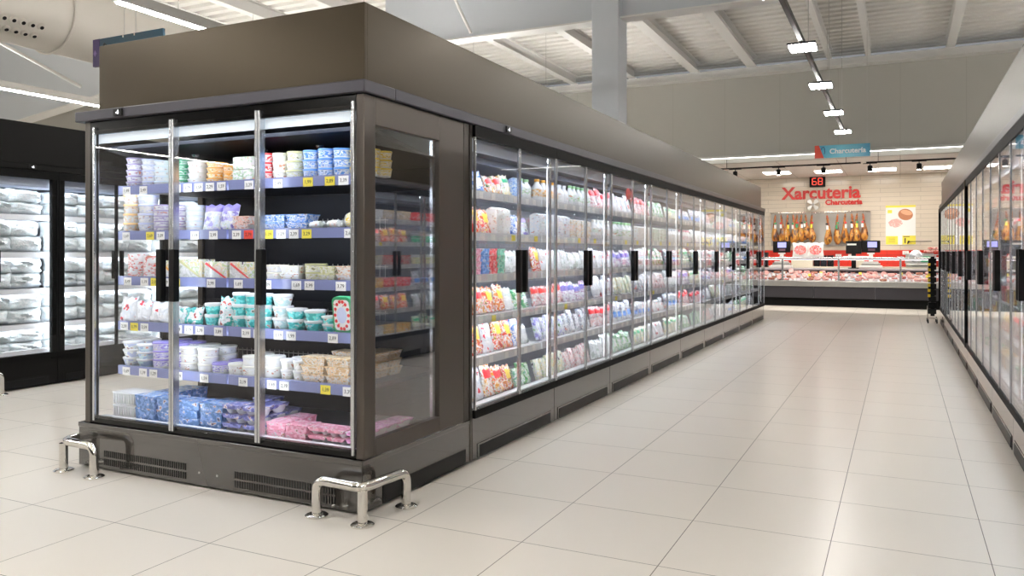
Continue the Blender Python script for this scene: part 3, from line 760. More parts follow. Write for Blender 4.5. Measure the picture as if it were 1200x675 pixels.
# left side: glazed too
cp(MB().box(X0 + .005, X0 + .05, 3.1, 3.15, .262, 2.008).box(X0 + .005, X0 + .05, 3.93, 3.98, .262, 2.008), 'corner_post', 'bronze', bev=.004)
cp(MB().box(X0 + .02, X0 + .026, 3.15, 3.93, .27, 2.0), 'side_window', 'glass', smooth=False)
# interior
cp(MB().box(X0 + .05, X1 - .05, 3.95, 3.98, .262, 2.0).box(X0, X1 - .04, 3.98, YB, .262, 2.008), 'back_panel', 'navy', smooth=False)
cp(MB().box(X0 + .03, -2.33, 3.13, 3.95, .2, .275), 'deck', 'shelf', smooth=False)
cp(MB().box(X0 + .03, -2.335, 3.13, 3.98, 1.985, 2.008), 'roof_panel', 'navy', smooth=False)
cp(MB().add([(-4.24, 3.205, 1.855), (-2.34, 3.205, 1.855), (-2.34, 3.93, 1.74), (-4.24, 3.93, 1.74), (-4.24, 3.205, 1.875), (-2.34, 3.205, 1.875), (-2.34, 3.93, 1.76), (-4.24, 3.93, 1.76)], [(3, 2, 1, 0), (4, 5, 6, 7), (0, 1, 5, 4), (1, 2, 6, 5), (2, 3, 7, 6), (3, 0, 4, 7)]), 'ceiling_baffle', 'navy', smooth=False)
for x in (-3.72, -3.2, -2.8): cp(MB().lathe([(.02, 0), (.026, .012)], 16, T=Matrix.Translation((x, 3.4, 1.812))), 'roof_bolt', 'alu')
cp(MB().box(-4.24, -2.345, 3.13, 3.136, 1.885, 1.945), 'led_cover', 'leddim', smooth=False)
cp(MB().box(-4.22, -2.36, 3.14, 3.165, 1.9, 1.92), 'led_tube', 'ledcorner', smooth=False)
for x in (-4.215, -3.5635, -2.9465, -2.362):
    cp(MB().box(x - .012, x + .012, 3.104, 3.13, .31, 1.935), 'mullion', 'alu', smooth=False)
    cp(MB().box(x - .010, x + .001, 3.131, 3.135, .34, 1.88), 'led_tube', 'ledcorner', smooth=False)
for i, z in enumerate(ZS[:-1]):
    s = cp(MB().box(-4.15, -2.4, 3.235, 3.95, z - .026, z - .003), 'shelf', 'shelf', smooth=False)
    MB().box(-4.15, -3.288, 3.215, 3.2345, z - .048, z + .004).box(-3.276, -2.4, 3.215, 3.2345, z - .048, z + .004).obj('price_rail', ['rail'], s, smooth=False)
    MB().box(-4.13, -2.42, 3.236, 3.25, z - .038, z - .0275).obj('led_tube', 'ledcorner', s, smooth=False)  # hidden under-shelf strip, added to light the goods
    b = MB()  # thin wire divider at the back of the shelf
    for k in range(41): b.box(-4.1 + k * .037, -4.097 + k * .037, 3.74, 3.743, z - .003, z + .075)
    b.box(-4.12, -2.6, 3.739, 3.744, z + .06, z + .064); b.obj('wire_divider', 'steel', s, smooth=False)
    rr = random.Random(40 + i)
    x = -4.13 + rr.uniform(0, .05)
    while x < -2.48:
        c = rr.choice(['tag', 'tag', 'tag', 'tag', 'tagy', 'tagr'] if i in (1, 2) else ['tag'] * 7 + ['tagy'])
        if not -3.34 < x < -3.27:
            tg = MB().box(x, x + .062, 3.2125, 3.2148, z - .05, z - .004).obj('price_tag', c, s, smooth=False)
            p = text('price', '%d,%d9' % (rr.randint(1, 3), rr.randint(0, 9)), .026, 'ink', None, (x + .031, 3.2121, z - .027), ext=.0003)
            p.parent = s
        x += rr.choice((.085, .14, .2, .27))
cp(MB().box(-4.24, -2.34, 3.125, 3.2, .255, .292).box(-3.7, -3.62, 3.122, 3.125, .258, .288, 1).box(-4.18, -4.12, 3.122, 3.125, .258, .288, 1).box(-2.86, -2.74, 3.122, 3.125, .258, .288, 2), 'front_lip', ['rail_white', 'tag', 'tagy'], smooth=False)
cp(MB().box(-4.24, -2.338, 3.1, 3.125, 1.935, 2.01).box(-4.24, -2.338, 3.1, 3.125, .262, .305).box(-4.24, -4.2, 3.1, 3.125, .305, 1.935), 'glass_border', 'blackgloss', smooth=False)
for xa, xb, hx in ((-4.2, -3.566, -3.615), (-3.561, -2.949, -3.515), (-2.944, -2.34, -2.9)):
    d = cp(MB().box(xa + .008, xb - .008, 3.089, 3.095, .295, 1.955), 'door', 'glass', smooth=False)
    o = MB().box(xa, xa + .015, 3.084, 3.099, .28, 1.975).box(xb - .015, xb, 3.084, 3.099, .28, 1.975).obj('door_edge', 'alu', d, bev=.002)
    MB().box(hx - .02, hx + .02, 3.045, 3.0835, .985, 1.268).obj('handle', 'black', d, bev=.005)

# ------------------------------------------------------------------ what stands in the corner case
DESC = {'tub': ('tub', '{c}-lidded round tub'), 'flat': ('tub', 'flat {c} tub'), 'cup': ('cup', '{c} tapered cup'), 'tin': ('tin', 'white tin with red bands'), 'carton': ('carton', 'small {c} carton'),
        'brick': ('box', '{c} multipack box'), 'boat': ('dessert', '{c} twin dessert pack'), 'tray': ('tray', '{c} food tray'), 'crate': ('tray', 'white ribbed tray'), 'wedge': ('sandwich', 'sandwich wedge with {c} card'),
        'roll': ('roll', 'wrapped {c} roll'), 'pouch': ('pouch', '{c} film pouch'), 'plaque': ('tray', 'tall green gift tray with flower border')}
CN = dict(sunny='yellow', ice='pale-blue', clear='clear', olive='olive', greenw='green-white', tealw='pale-teal', bluew='pale-blue', redw='red-white', pinkp='purple-pink', sky='blue', redband='red')
cnt = {}
for s, x, w, n, kd, c, h, rows in ITEMS:
    cnt[s] = cnt.get(s, 0) + 1; k = cnt[s] - 1
    cat, ds = DESC[kd]; ds = ds.format(c=CN.get(c, c))
    z = ZS[s]; g = f'goods on the corner case {SHELF[s]}'
    if w > .06 and kd in ('tub', 'flat', 'cup', 'tin'): w = min(w, .125)
    dep = {'tub': w, 'flat': w, 'cup': w, 'tin': w, 'carton': w * .8, 'brick': .12, 'boat': .1, 'tray': .11, 'crate': .14, 'wedge': .1, 'roll': h, 'pouch': .07, 'plaque': .06}[kd]
    y0 = (3.242 if s < 5 else 3.21) + dep / 2 + .006
    if s >= 4 and rows == 1 and kd in ('flat', 'cup', 'tray'): rows = 2
    if s in (0, 1) and n > 2: rows = 2
    if (s, c) == (4, 'caramel') : rows = 4
    if (s, c) == (5, 'pinkp'): rows = 4
    parts = product(kd, w * .985, h, c)
    if kd == 'crate' or kd == 'brick': parts = product(kd, w * .985, h, c, dep)
    zz0 = z - .003 if s < 5 else .275
    for r in range(rows):
        nn = n - (1 if r and n > 1 and random.random() < .45 else 0); jy = random.uniform(0, .012)
        for l in range(nn):
            if nn == 1 and rows == 1: lab = f'{ds}, {ORD[k]} item along the corner case {SHELF[s]}'
            else: lab = f'{ds}, {ORD[l]} up in {ORD[k]} stack, {ROW[r] + " row, " if rows > 1 else ""}corner case {SHELF[s]}'
            jx = 0 if kd in ('brick', 'crate') else random.uniform(-.0025, .0025)
            rx = -.14 if kd == 'pouch' else 0
            put(parts, (x + jx, y0 + jy * (s == 5) + r * (dep + .012) + (.01 if kd == 'pouch' else 0), zz0 + l * h * (.955 if kd in ('tub', 'flat', 'cup', 'boat') else .94)), random.uniform(-.05, .05) if kd not in ('tub', 'flat') else random.uniform(-.5, .5), lab, cat, g, rx=rx)

# ------------------------------------------------------------------ goods in the aisle cases
CAT = {'pouch': 'pouch', 'bottle': 'bottle', 'carton': 'carton', 'sleeve': 'packet', 'tray': 'tray', 'cup': 'cup', 'brick': 'box'}
CD = dict(red='red', orange='orange', blue='blue', violet='violet-white', green='green', teal='teal', redw='red-white', clear='clear', pinkham='pink ham', cheese='pale cheese', mauve='mauve', grey='grey-white')
KD = {'pouch': 'film pouch', 'bottle': 'bottle', 'carton': 'carton', 'sleeve': 'flat packet', 'tray': 'tray', 'cup': 'cup', 'brick': 'box'}
def fill(case, specs, who, group, y_at=.145, rng=None):
    """specs: for each shelf a list of (kind, colour, count, width, height, stack)"""
    Mx = Matrix.Translation(case.location) @ Matrix.Rotation(case.rotation_euler.z, 4, 'Z'); rz = case.rotation_euler.z
    for s, lst in enumerate(specs):
        tot = sum(n * w for _, _, n, w, _, _ in lst); gap = (WM - .1 - tot) / max(1, sum(n for _, _, n, _, _, _ in lst))
        x = .05; i = 0
        for kd, c, n, w, h, st in lst:
            for q in range(n):
                xc = x + w / 2 + gap / 2; x += w + gap
                for l in range(st):
                    d = {'pouch': .07, 'sleeve': .022, 'bottle': w, 'carton': w * .8, 'cup': w, 'tray': .11, 'brick': .1}[kd]
                    hh = h
                    parts = product(kd, w, h, c, d if kd in ('brick',) else None)
                    rx = {'pouch': -.2, 'sleeve': -.3}.get(kd, 0); ry = rng.uniform(.02, .14) if kd == 'sleeve' else rng.uniform(-.05, .05) if kd == 'pouch' else 0
                    yl = y_at + d / 2 + (.012 if rx else 0) + rng.uniform(0, .006)
                    zl = (ZS[s] - .002 if s < 5 else .287) + l * h * .95 + (w * .5 * abs(math.sin(ry)) if ry else 0)
                    p = Mx @ Vector((xc, yl, zl))
                    col = CD.get(c, CN.get(c, c))
                    lab = f'{col} {KD[kd]}, {ORD[i]} along the {SHELF[s]}, {who}' if st == 1 else f'{col} {KD[kd]}, {ORD[l]} up in {ORD[i]} stack on {SHELF[s]}, {who}'
                    o = put(parts, p, rz, lab, CAT[kd], group, rx=rx, ry=ry, s=1.)
                    if kd in ('pouch', 'sleeve'): o.scale = (.95, 1, rng.uniform(.86, 1.12))
                i += 1
R = random.Random(11)
S0 = [
 [('pouch', 'blue', 3, .14, .15, 1), ('pouch', 'orange', 2, .125, .135, 1), ('pouch', 'cheese', 1, .125, .14, 1), ('carton', 'blue', 1, .085, .15, 1), ('bottle', 'greenw', 2, .08, .15, 1)],
 [('pouch', 'red', 4, .13, .17, 1), ('carton', 'ivory', 2, .1, .19, 1), ('pouch', 'blue', 2, .12, .16, 1), ('pouch', 'violet', 1, .12, .15, 1)],
 [('brick', 'white', 1, .11, .045, 4), ('brick', 'mint', 1, .11, .045, 4), ('brick', 'pink', 1, .11, .045, 4), ('brick', 'blue', 1, .11, .045, 4), ('brick', 'red', 1, .11, .045, 4), ('brick', 'mint', 1, .11, .045, 4), ('pouch', 'clear', 3, .15, .15, 1)],
 [('pouch', 'red', 2, .15, .2, 1), ('pouch', 'orange', 1, .14, .19, 1), ('pouch', 'red', 2, .145, .2, 1), ('pouch', 'redw', 1, .12, .17, 1), ('pouch', 'green', 2, .12, .14, 1)],
 [('pouch', 'orange', 1, .14, .2, 1), ('pouch', 'red', 2, .14, .2, 1), ('pouch', 'redw', 1, .14, .2, 1), ('pouch', 'red', 2, .14, .21, 1), ('pouch', 'blue', 1, .12, .2, 1), ('pouch', 'clear', 1, .12, .15, 1)],
 [('pouch', 'orange', 2, .145, .2, 1), ('pouch', 'redw', 1, .14, .2, 1), ('pouch', 'orange', 2, .14, .2, 1), ('pouch', 'red', 1, .13, .19, 1), ('sleeve', 'green', 3, .08, .15, 1)]]
S1 = [
 [('bottle', 'orange', 4, .085, .17, 1), ('bottle', 'white', 2, .08, .16, 1), ('bottle', 'greenw', 5, .075, .17, 1)],
 [('carton', 'ice', 3, .1, .18, 1), ('carton', 'lilac', 2, .09, .18, 1), ('carton', 'sunny', 4, .09, .16, 1)],
 [('pouch', 'red', 1, .12, .17, 1), ('pouch', 'redw', 3, .13, .16, 1), ('pouch', 'clear', 4, .13, .15, 1)],
 [('pouch', 'pinkham', 4, .13, .15, 1), ('pouch', 'mauve', 4, .13, .15, 1)],
 [('sleeve', 'violet', 5, .1, .17, 1), ('sleeve', 'grey', 5, .1, .17, 1)],
 [('sleeve', 'cheese', 5, .1, .16, 1), ('sleeve', 'pinkham', 5, .1, .16, 1)]]
def rest(rng):
    out = []
    for s in range(6):
        kd = rng.choice(['pouch', 'pouch', 'sleeve'] + (['bottle', 'carton'] if s < 2 else ['sleeve']))
        a, b_ = rng.sample(['pinkham', 'clear', 'cheese', 'redw', 'mauve', 'grey', 'green'], 2)
        if kd in ('bottle', 'carton'): a, b_ = rng.sample(['white', 'greenw', 'ice', 'ivory', 'pink'], 2)
        w = {'pouch': .135, 'sleeve': .105, 'bottle': .085, 'carton': .1}[kd]; n = {'pouch': 4, 'sleeve': 5, 'bottle': 5, 'carton': 5}[kd]
        h = rng.uniform(.15, .19)
        out.append([(kd, a, n, w, h, 1), (kd, b_, n, w, h, 1)])
    return out
for m in range(9):
    fill(aisle[m], S0 if m == 0 else S1 if m == 1 else rest(R), f'{ORD[m]} aisle case', f'goods in the {ORD[m]} aisle case', rng=R)
def rest_wide(rng):
    out = []
    for s in range(6):
        kd = rng.choice(['pouch', 'tray', 'cup', 'brick'])
        a, b_ = rng.sample(['pinkham', 'clear', 'cheese', 'red', 'orange', 'grey', 'green'] if kd == 'pouch' else ['olive', 'red', 'orange', 'caramel', 'ivory', 'salmon', 'green'], 2)
        w = {'pouch': .17, 'tray': .17, 'cup': .12, 'brick': .17}[kd]; h = .17 if kd == 'pouch' else .12
        n = 4 if kd == 'cup' else 3
        out.append([(kd, a, n, w, h, 1), (kd, b_, n, w, h, 1)])
    return out
for m in range(11):
    fill(walls[m], rest_wide(R), f'{ORD[m]} wall case', f'goods in the {ORD[m]} wall case from the meat counter', rng=R)

# frosted bags in the black cases at the left
LG = [.255, .32, .31, .30, .26]
LZ = [1.60, 1.25, .91, .58, .287]
ibags = [bag_mesh(.34, .15, .22, 'ice', 300 + k, seal=False) for k in range(4)]
for m in range(4):
    cx, cy = left[m].location.x, left[m].location.y
    if m == 0: continue
    for s, z in enumerate(LZ):
        for q in range(4):
            for l in range(2):
                o = link('frosted_bag', R.choice(ibags), None, (cx - .26 + R.uniform(-.02, .02), cy + .19 + q * .29 + R.uniform(-.02, .02), z - .002 + l * LG[s] * .46), (R.uniform(-.05, .05), R.uniform(-.06, .06), PI / 2 + R.uniform(-.25, .25)))
                o.scale = (1.08, 1.25, LG[s] * .5 / .15)
                tag(o, f'frosted bag, {["lower", "upper"][l]} of the {ORD[q]} pair on {SHELF[s]}, {ORD[m]} black case', 'bag', 'frosted bags in the black cases')
# red shelf sticker behind the third pair of doors
t = tag(MB().lathe([(.055, 0), (.055, .004)], 20, T=Matrix.Rotation(PI / 2, 4, 'X'), sx=1.3).prism([(-.05, -.03), (-.01, -.045), (-.06, -.075)], -.004, 0).obj('shelf_sticker', 'lid_red'), 'red speech-bubble sticker high on the glass of the third aisle case', 'sticker')
t.location = (-2.302, 6.665 + .56, 1.80); t.rotation_euler = (0, 0, PI / 2)
# ------------------------------------------------------------------ steel bumper guards on the floor
def bend(pts, r=.06, n=6):
    """round the corners of a polyline"""
    P = [Vector(p) for p in pts]; out = [P[0]]
    for a, b, c in zip(P[:-2], P[1:-1], P[2:]):
        u = (a - b).normalized(); v = (c - b).normalized(); p0 = b + u * r; p1 = b + v * r
        for k in range(n + 1):
            t = k / n; out.append(p0 * (1 - t) ** 2 + b * 2 * t * (1 - t) + p1 * t ** 2)
    out.append(P[-1]); return out
def guard(label, a, corner, c, h=.172, mid=True):
    base = Vector((corner[0], corner[1], 0)); t = thing('bumper_guard', label, 'bumper guard', base, 0, 'polished steel bumper guards')
    L = lambda p, z: (p[0] - base.x, p[1] - base.y, z)
    r = .0235
    pts = [L(a, .01), L(a, h), L(corner, h), L(c, h), L(c, .01)] if c else [L(a, .01), L(a, h), L(corner, h), L(corner, .01)]
    MB().tube(bend(pts, .055), r, 20).obj('rail_tube', 'chrome', t, ang=1.)
    if c and mid: MB().tube([L(corner, .01), L(corner, h - .012)], r, 20).obj('post', 'chrome', t)
    for p in [a, corner] + ([c] if c else []):
        MB().lathe([(.055, 0), (.055, .006), (.046, .012), (.03, .016)], 28, T=Matrix.Translation(L(p, 0))).obj('flange', 'chrome', t)
guard('polished steel corner guard at the near corner of the island', (-2.492, 3.0), (-2.215, 2.985), (-2.185, 3.30))
guard('polished steel corner guard at the left corner of the island', (-4.03, 2.97), (-4.31, 2.985), (-4.37, 3.30))
guard('polished steel guard at the edge of the frame by the black cases', (-7.09, 4.33), (-7.09, 3.75), None, .19)

# ------------------------------------------------------------------ meat counter
ct = thing('meat_counter', 'long dark grey glass-fronted meat counter at the far end', 'counter', (-.7, 19.6, 0))
CX0, CX1 = -4.4, 3.4
def kp(bb, name, mats, **kw):
    o = bb.obj(name, mats, ct, **kw); o.location = (.7, -19.6, 0); return o
kp(MB().box(CX0, CX1, 19.68, 20.6, 0, .2), 'toe_kick', 'toe', smooth=False)
for i in range(6):
    xa = CX0 + i * 1.3; kp(MB().box(xa + .002, xa + 1.298, 19.6, 19.66, .2, .47), 'front_panel', 'grey', bev=.004)
kp(MB().box(CX0, CX1, 19.57, 19.68, .47, .6), 'bumper_strip', 'steel', bev=.012)
kp(MB().add([(CX0, 19.66, .56), (CX1, 19.66, .56), (CX1, 20.36, .76), (CX0, 20.36, .76), (CX0, 19.66, .2), (CX1, 19.66, .2), (CX1, 20.36, .2), (CX0, 20.36, .2)], [(0, 1, 2, 3), (7, 6, 5, 4), (4, 5, 1, 0), (5, 6, 2, 1), (6, 7, 3, 2), (7, 4, 0, 3)]), 'display_deck', 'liner', smooth=False)
kp(MB().box(CX0, CX1, 20.34, 20.75, .83, .872).box(CX0, CX1, 20.36, 20.7, .2, .83, 1), 'worktop', ['shelf_white', 'grey'], bev=.004)
kp(MB().box(CX0, CX1, 19.69, 19.7, .6, 1.12), 'front_glass', 'film', smooth=False)
kp(MB().box(CX0, CX1, 19.69, 20.08, 1.128, 1.138), 'glass_top', 'film', smooth=False)
kp(MB().tube([(CX0, 19.695, 1.125), (CX1, 19.695, 1.125)], .018, 12), 'top_rail', 'alu')
for x in (-3.75, -2.5, -1.27, .005, 1.3, 2.6):
    kp(MB().box(x - .022, x + .022, 19.705, 19.735, .6, 1.14).box(x - .07, x + .07, 19.70, 19.8, 1.14, 1.165), 'glass_post', 'alu', bev=.003)
kp(MB().box(CX0, CX1, 20.0, 20.03, 1.085, 1.12), 'canopy_lamp_housing', 'alu', smooth=False)
kp(MB().box(CX0 + .05, CX1 - .05, 20.003, 20.027, 1.078, 1.0855), 'led_tube', 'ledpink', smooth=False)
# meats laid out on the deck
def deckz(y): return .56 + (y - 19.66) / .7 * .2
def log_mesh(m, r, L):
    return MB().tube([(-L / 2, 0, 0), (-L / 2 + .01, 0, 0), (-L / 2 + .03, 0, 0), (0, 0, 0), (L / 2 - .03, 0, 0), (L / 2 - .01, 0, 0), (L / 2, 0, 0)], r, 16, rs=[r * .3, r * .75, r * .96, r, r * .96, r * .75, r * .3]).mesh('log', [m])
def slices_mesh():
    b = MB().box(-.07, .07, -.05, .05, 0, .02, tx=.008, ty=.008)
    for k in range(6):
        T = Matrix.Translation((-.05 + k * .02, .0, .03)) @ Matrix.Rotation(.9, 4, 'Y'); b.lathe([(.036, 0), (.036, .004)], 14, 1, T=T)
    return b.mesh('slices', ['tubw', 'meat'])
def sausage_mesh(m):
    b = MB()
    for k in range(4):
        pts = [(.065 * math.cos(a), .016 * k - .03 + .02 * math.sin(a), .018 + .008 * (k % 2)) for a in [PI * q / 8 for q in range(9)]]
        b.tube(pts, .015, 8, rs=[.006, .013, .015, .015, .015, .015, .015, .013, .006])
    return b.mesh('sausages', [m])
def half_mesh(m):
    return MB().lathe([(.02, -.055), (.055, -.045), (.066, 0), (.064, .04), (.062, .041)], 18, 0, T=Matrix.Translation((0, 0, .05)) @ Matrix.Rotation(1.2, 4, 'X'), mis=[0, 0, 0, 1]).mesh('half', [m, 'mortadella'])
MEAT = [('cured_sausage', log_mesh('salami', .032, .17), 'dark cured sausage', .032), ('meat_tray', slices_mesh(), 'tray of sliced meat', 0), ('sausage_coil', sausage_mesh('meat'), 'heap of fresh sausages', 0),
        ('cooked_ham_half', half_mesh('mortadella'), 'halved pink cooked ham', .012), ('mortadella_log', log_mesh('mortadella', .045, .17), 'pink mortadella log', .045), ('salami_half', half_mesh('salami'), 'halved dark salami', .012), ('meat_log', log_mesh('meat', .04, .16), 'red marbled meat roll', .04)]
R2 = random.Random(5)
for r, y in enumerate((19.79, 19.95, 20.11, 20.27)):
    for k in range(24):
        x = -3.1 + k * .172 + (.05 if r % 2 else 0)
        w = [5, 5, 3, 1, 1, 4, 5] if x < -1.3 else [1, 8, 2, 3, 3, 1, 2]
        n, me, ds, dz = R2.choices(MEAT, w)[0]
        o = link(n, me, None, (x + R2.uniform(-.012, .012), y, deckz(y) + dz + .006), (.0, 0, R2.uniform(-.25, .25)))
        o.scale = (.92, .92, .92)
        tag(o, f'{ds}, {ORD[k]} along the {["front", "second", "third", "rear"][r]} row of the meat counter', 'meat', 'meats in the counter')
for k in range(15):
    x = -3.0 + k * .27 + R2.uniform(-.06, .06); y = (19.72, 19.87, 20.03)[k % 3]
    yl = k % 3 != 0 and R2.random() < .7
    t = MB().box(-.032, .032, -.002, .002, .015, .075, tx=0).box(-.012, .012, -.004, .004, 0, .0151, 1).obj('price_card', ['tagy' if yl else 'tag', 'black'], smooth=False)
    t.location = (x, y, deckz(y) + (.06 if k % 3 else .0)); t.rotation_euler = (-.25, 0, 0)
    tag(t, f'{"yellow" if yl else "white"} price card in the meat counter, {ORD[k]} from the island side', 'price card', 'price cards in the meat counter')

# weighing scales with screens
for i, (x, lab) in enumerate(((-2.62, 'white weighing scale with screen head on the counter, island side'), (-.62, 'white weighing scale with screen head on the counter, poster side'))):
    t = thing('weighing_scale', lab, 'scale', (x, 20.5, .872), 0, 'weighing scales on the counter')
    MB().box(-.24, .24, -.15, .15, 0, .075, tx=-.02).obj('base', 'white', t, bev=.01)
    MB().box(-.2, .2, -.13, .13, .078, .13, tx=-.0).obj('platter', 'steel', t, bev=.01)
    MB().box(-.16, .16, -.1, .1, .131, .17).obj('keyboard', 'lampbody', t, bev=.008)
    MB().box(-.045, .045, .02, .07, .13, .42).box(-.08, .08, -.0, .09, .34, .38).obj('column', 'white', t, bev=.008)
    MB().box(-.2, .2, -.02, .09, .38, .66).obj('head', 'black', t, bev=.012)
    MB().box(-.09 + .02 * i, .11 + .02 * i, -.0235, -.0205, .5, .63).obj('screen', 'screen', t, smooth=False)
    MB().box(-.06, .09, -.0235, -.0205, .42, .47).obj('ticket_slot', mat('dull_purple_panel', (.12, .06, .09), .4), t, smooth=False)
t = tag(MB().box(-.16, .16, -.08, .08, 0, .36).box(-.13, .13, -.084, -.08, .06, .3, 1).box(-.05, .05, -.03, .03, -.02, 0).obj('card_terminal', ['black', 'grey'], bev=.01), 'black boxy terminal beside the island-side weighing scale', 'terminal'); t.location = (-3.1, 20.5, .892)
t = tag(MB().box(-.17, .17, -.06, .06, 0, .3).box(-.05, .05, -.03, .03, -.33, 0).box(-.12, .12, -.06, .06, -.35, -.33).box(-.14, .06, -.064, -.06, .2, .24, 1).obj('till_screen', ['black', 'paper'], bev=.01), 'black till screen beside the poster-side weighing scale', 'screen'); t.location = (-.99, 20.5, 1.222)
# printed packs standing on the glass top
for i, x in enumerate((-2.12, -1.78)):
    o = link('printed_paper_bag', bag_mesh(.36, .34, .1, 'paper', 70 + i, seal=False), None, (x, 19.9, 1.139), (-.06, 0, .04 - .08 * i))
    tag(o, f'white paper bag with round red print, {["nearer the island", "nearer the poster"][i]}, on the counter glass', 'bag', 'white printed bags on the counter')
    MB().lathe([(.135, -.0), (.135, .02)], 24, T=Matrix.Translation((0, -.066, .17)) @ Matrix.Rotation(PI / 2, 4, 'X') @ Matrix.Translation((0, 0, -.02)), sy=.85).obj('round_print', 'print', o)
t = tag(MB().box(-.36, .36, -.12, .12, 0, .012).add([], []).box(-.2, .36, -.1, .1, .012, .03).obj('paper_stack', 'paper', bev=.004), 'flat white wrapping-paper stack on the counter glass', 'paper'); t.location = (-.98, 19.9, 1.139)
# back counter under the red tiles
bc = thing('back_worktop', 'steel-topped back worktop along the red tiled wall', 'worktop', (-.7, 21.7, 0))
MB().box(-3.7, 4, -.3, .28, 0, .86).obj('cabinet', 'steel', bc, smooth=False); MB().box(-3.7, 4, -.33, .28, .86, .9).obj('top', 'cutlery', bc, smooth=False)
struct(MB().box(-4.4, 3.4, 21.982, 21.999, .902, 1.31).obj('trim_red_tile', 'redtile', smooth=False))
def on_bench(bb, name, mats, label, cat, x, y=21.6, z=.9, **kw):
    o = tag(bb.obj(name, mats, **kw), label, cat); o.location = (x, y, z); return o
on_bench(MB().box(-.26, .26, -.12, .12, 0, .2), 'cutting_board_block', ['cutlery'], 'cream block on the back worktop behind the island-side scale', 'block', -2.25, bev=.01)
for i, x in enumerate((-1.9, -1.74, -1.58)):
    on_bench(MB().box(-.07, .07, -.1, .1, 0, .26).box(-.075, .075, -.105, .105, .26, .28, 1), 'storage_tub', [('black', 'navy', 'black')[i], 'black'], f'dark storage tub on the back worktop, {ORD[i]} from the island side', 'tub', x, bev=.006)
on_bench(MB().box(-.17, .17, -.012, .012, 0, .24, tx=.05), 'chopping_board', ['cutlery'], 'cream chopping board leaning behind the poster-side scale', 'board', -.95, 21.5, bev=.005)
sl = thing('meat_slicer', 'steel meat slicer with green display on the back worktop', 'slicer', (.42, 21.6, .9))
MB().box(-.3, .3, -.2, .2, .0, .08).box(-.3, .3, -.05, .2, .08, .34, tx=-.02).obj('body', 'steel', sl, bev=.015)
MB().lathe([(.14, 0), (.15, .006), (.02, .03)], 28, T=Matrix.Translation((-.08, -.06, .26)) @ Matrix.Rotation(PI / 2, 4, 'X')).obj('blade', 'alu', sl)
MB().box(.02, .24, -.062, -.052, .12, .26).obj('display', 'green', sl, smooth=False)
MB().box(-.18, .1, -.26, -.2, .05, .07).obj('carriage', 'steel', sl, bev=.005)
for i, (x, z) in enumerate(((.62, .0), (.8, .0), (.71, .07))):
    o = link('sausage_coil', MEAT[2][1], None, (x, 21.0 + .55, 1.3 - .055 + z), (0, 0, .3 * i)); o.scale = (1.6, 1.6, 1.6)
    tag(o, f'red sausages piled on the slicer shelf, {["lower pile by the slicer", "lower pile by the wall cases", "topmost pile"][i]}', 'meat', 'sausages on the shelf')
o = on_bench(MB().box(-.26, .3, -.14, .14, .29, .31).box(-.24, -.21, -.12, .12, 0, .29).box(.25, .28, -.12, .12, 0, .29), 'bench_shelf', ['steel'], 'small steel shelf of red sausages right of the slicer', 'shelf', .98, 21.6, bev=.003); o.location.x = .98
for i, (x, z) in enumerate(((-1.42, 1.12), (-1.12, 1.12), (.12, 1.2), (.36, 1.22))):
    t = tag(MB().box(-.07, .07, -.03, 0, 0, .09).box(-.045, -.005, -.034, -.03, .02, .07, 1).box(.005, .045, -.034, -.03, .02, .07, 1).obj('wall_socket', ['white', 'lampbody'], bev=.004), f'white double socket on the red tiles, {ORD[i]} from the island side', 'socket', 'sockets on the red tiles'); t.location = (x, 21.981, z)

# ham rail
hr = thing('ham_rail', 'steel wall panel and hanging rail for the hams', 'rail', (-1.87, 21.99, 1.42))
for xa, xb in ((-1.2, -.39), (-.39, .42), (.42, 1.2)):
    MB().box(xa + .003, xb - .003, -.02, .005, 0, .87).obj('wall_panel', 'panelsteel', hr, bev=.003)
MB().tube([(-1.2, -.26, .86), (1.2, -.26, .86)], .014, 12).obj('bar', 'chrome', hr)
for x in (-1.15, 0, 1.15): MB().box(x - .012, x + .012, -.26, -.02, .845, .87).obj('bracket', 'steel', hr, smooth=False)
def ham_mesh(seed, L):
    rnd = random.Random(seed); n = 20
    prof = [(0, .018), (.06, .024), (.14, .03), (.22, .028), (.32, .034), (.44, .046), (.56, .066), (.68, .088), (.8, .098), (.9, .088), (.97, .05), (1., .016)]
    vs = []; fs = []
    for i, (t, r) in enumerate(prof):
        for k in range(n):
            a = 2 * PI * k / n; e = 1 + .16 * math.cos(a) * (t > .4) + .05 * math.sin(3 * a + seed)
            vs.append((r * e * math.cos(a) * 1.08 + .03 * math.sin(t * 3.2) * (1 if seed % 2 else -1), r * .62 * math.sin(a), -t * L))
    for i in range(len(prof) - 1):
        for k in range(n): fs.append((i * n + (k + 1) % n, i * n + k, (i + 1) * n + k, (i + 1) * n + (k + 1) % n))
    fs.append(tuple(range(n))); b = (len(prof) - 1) * n; fs.append(tuple(b + k for k in range(n - 1, -1, -1)))
    b = MB(); b.add(vs, fs)
    for f in range(5 * n): b.m[f] = 1
    return b.mesh('ham', ['ham', 'hamtop'], ang=2.)
hams = [ham_mesh(k, .74) for k in range(5)]
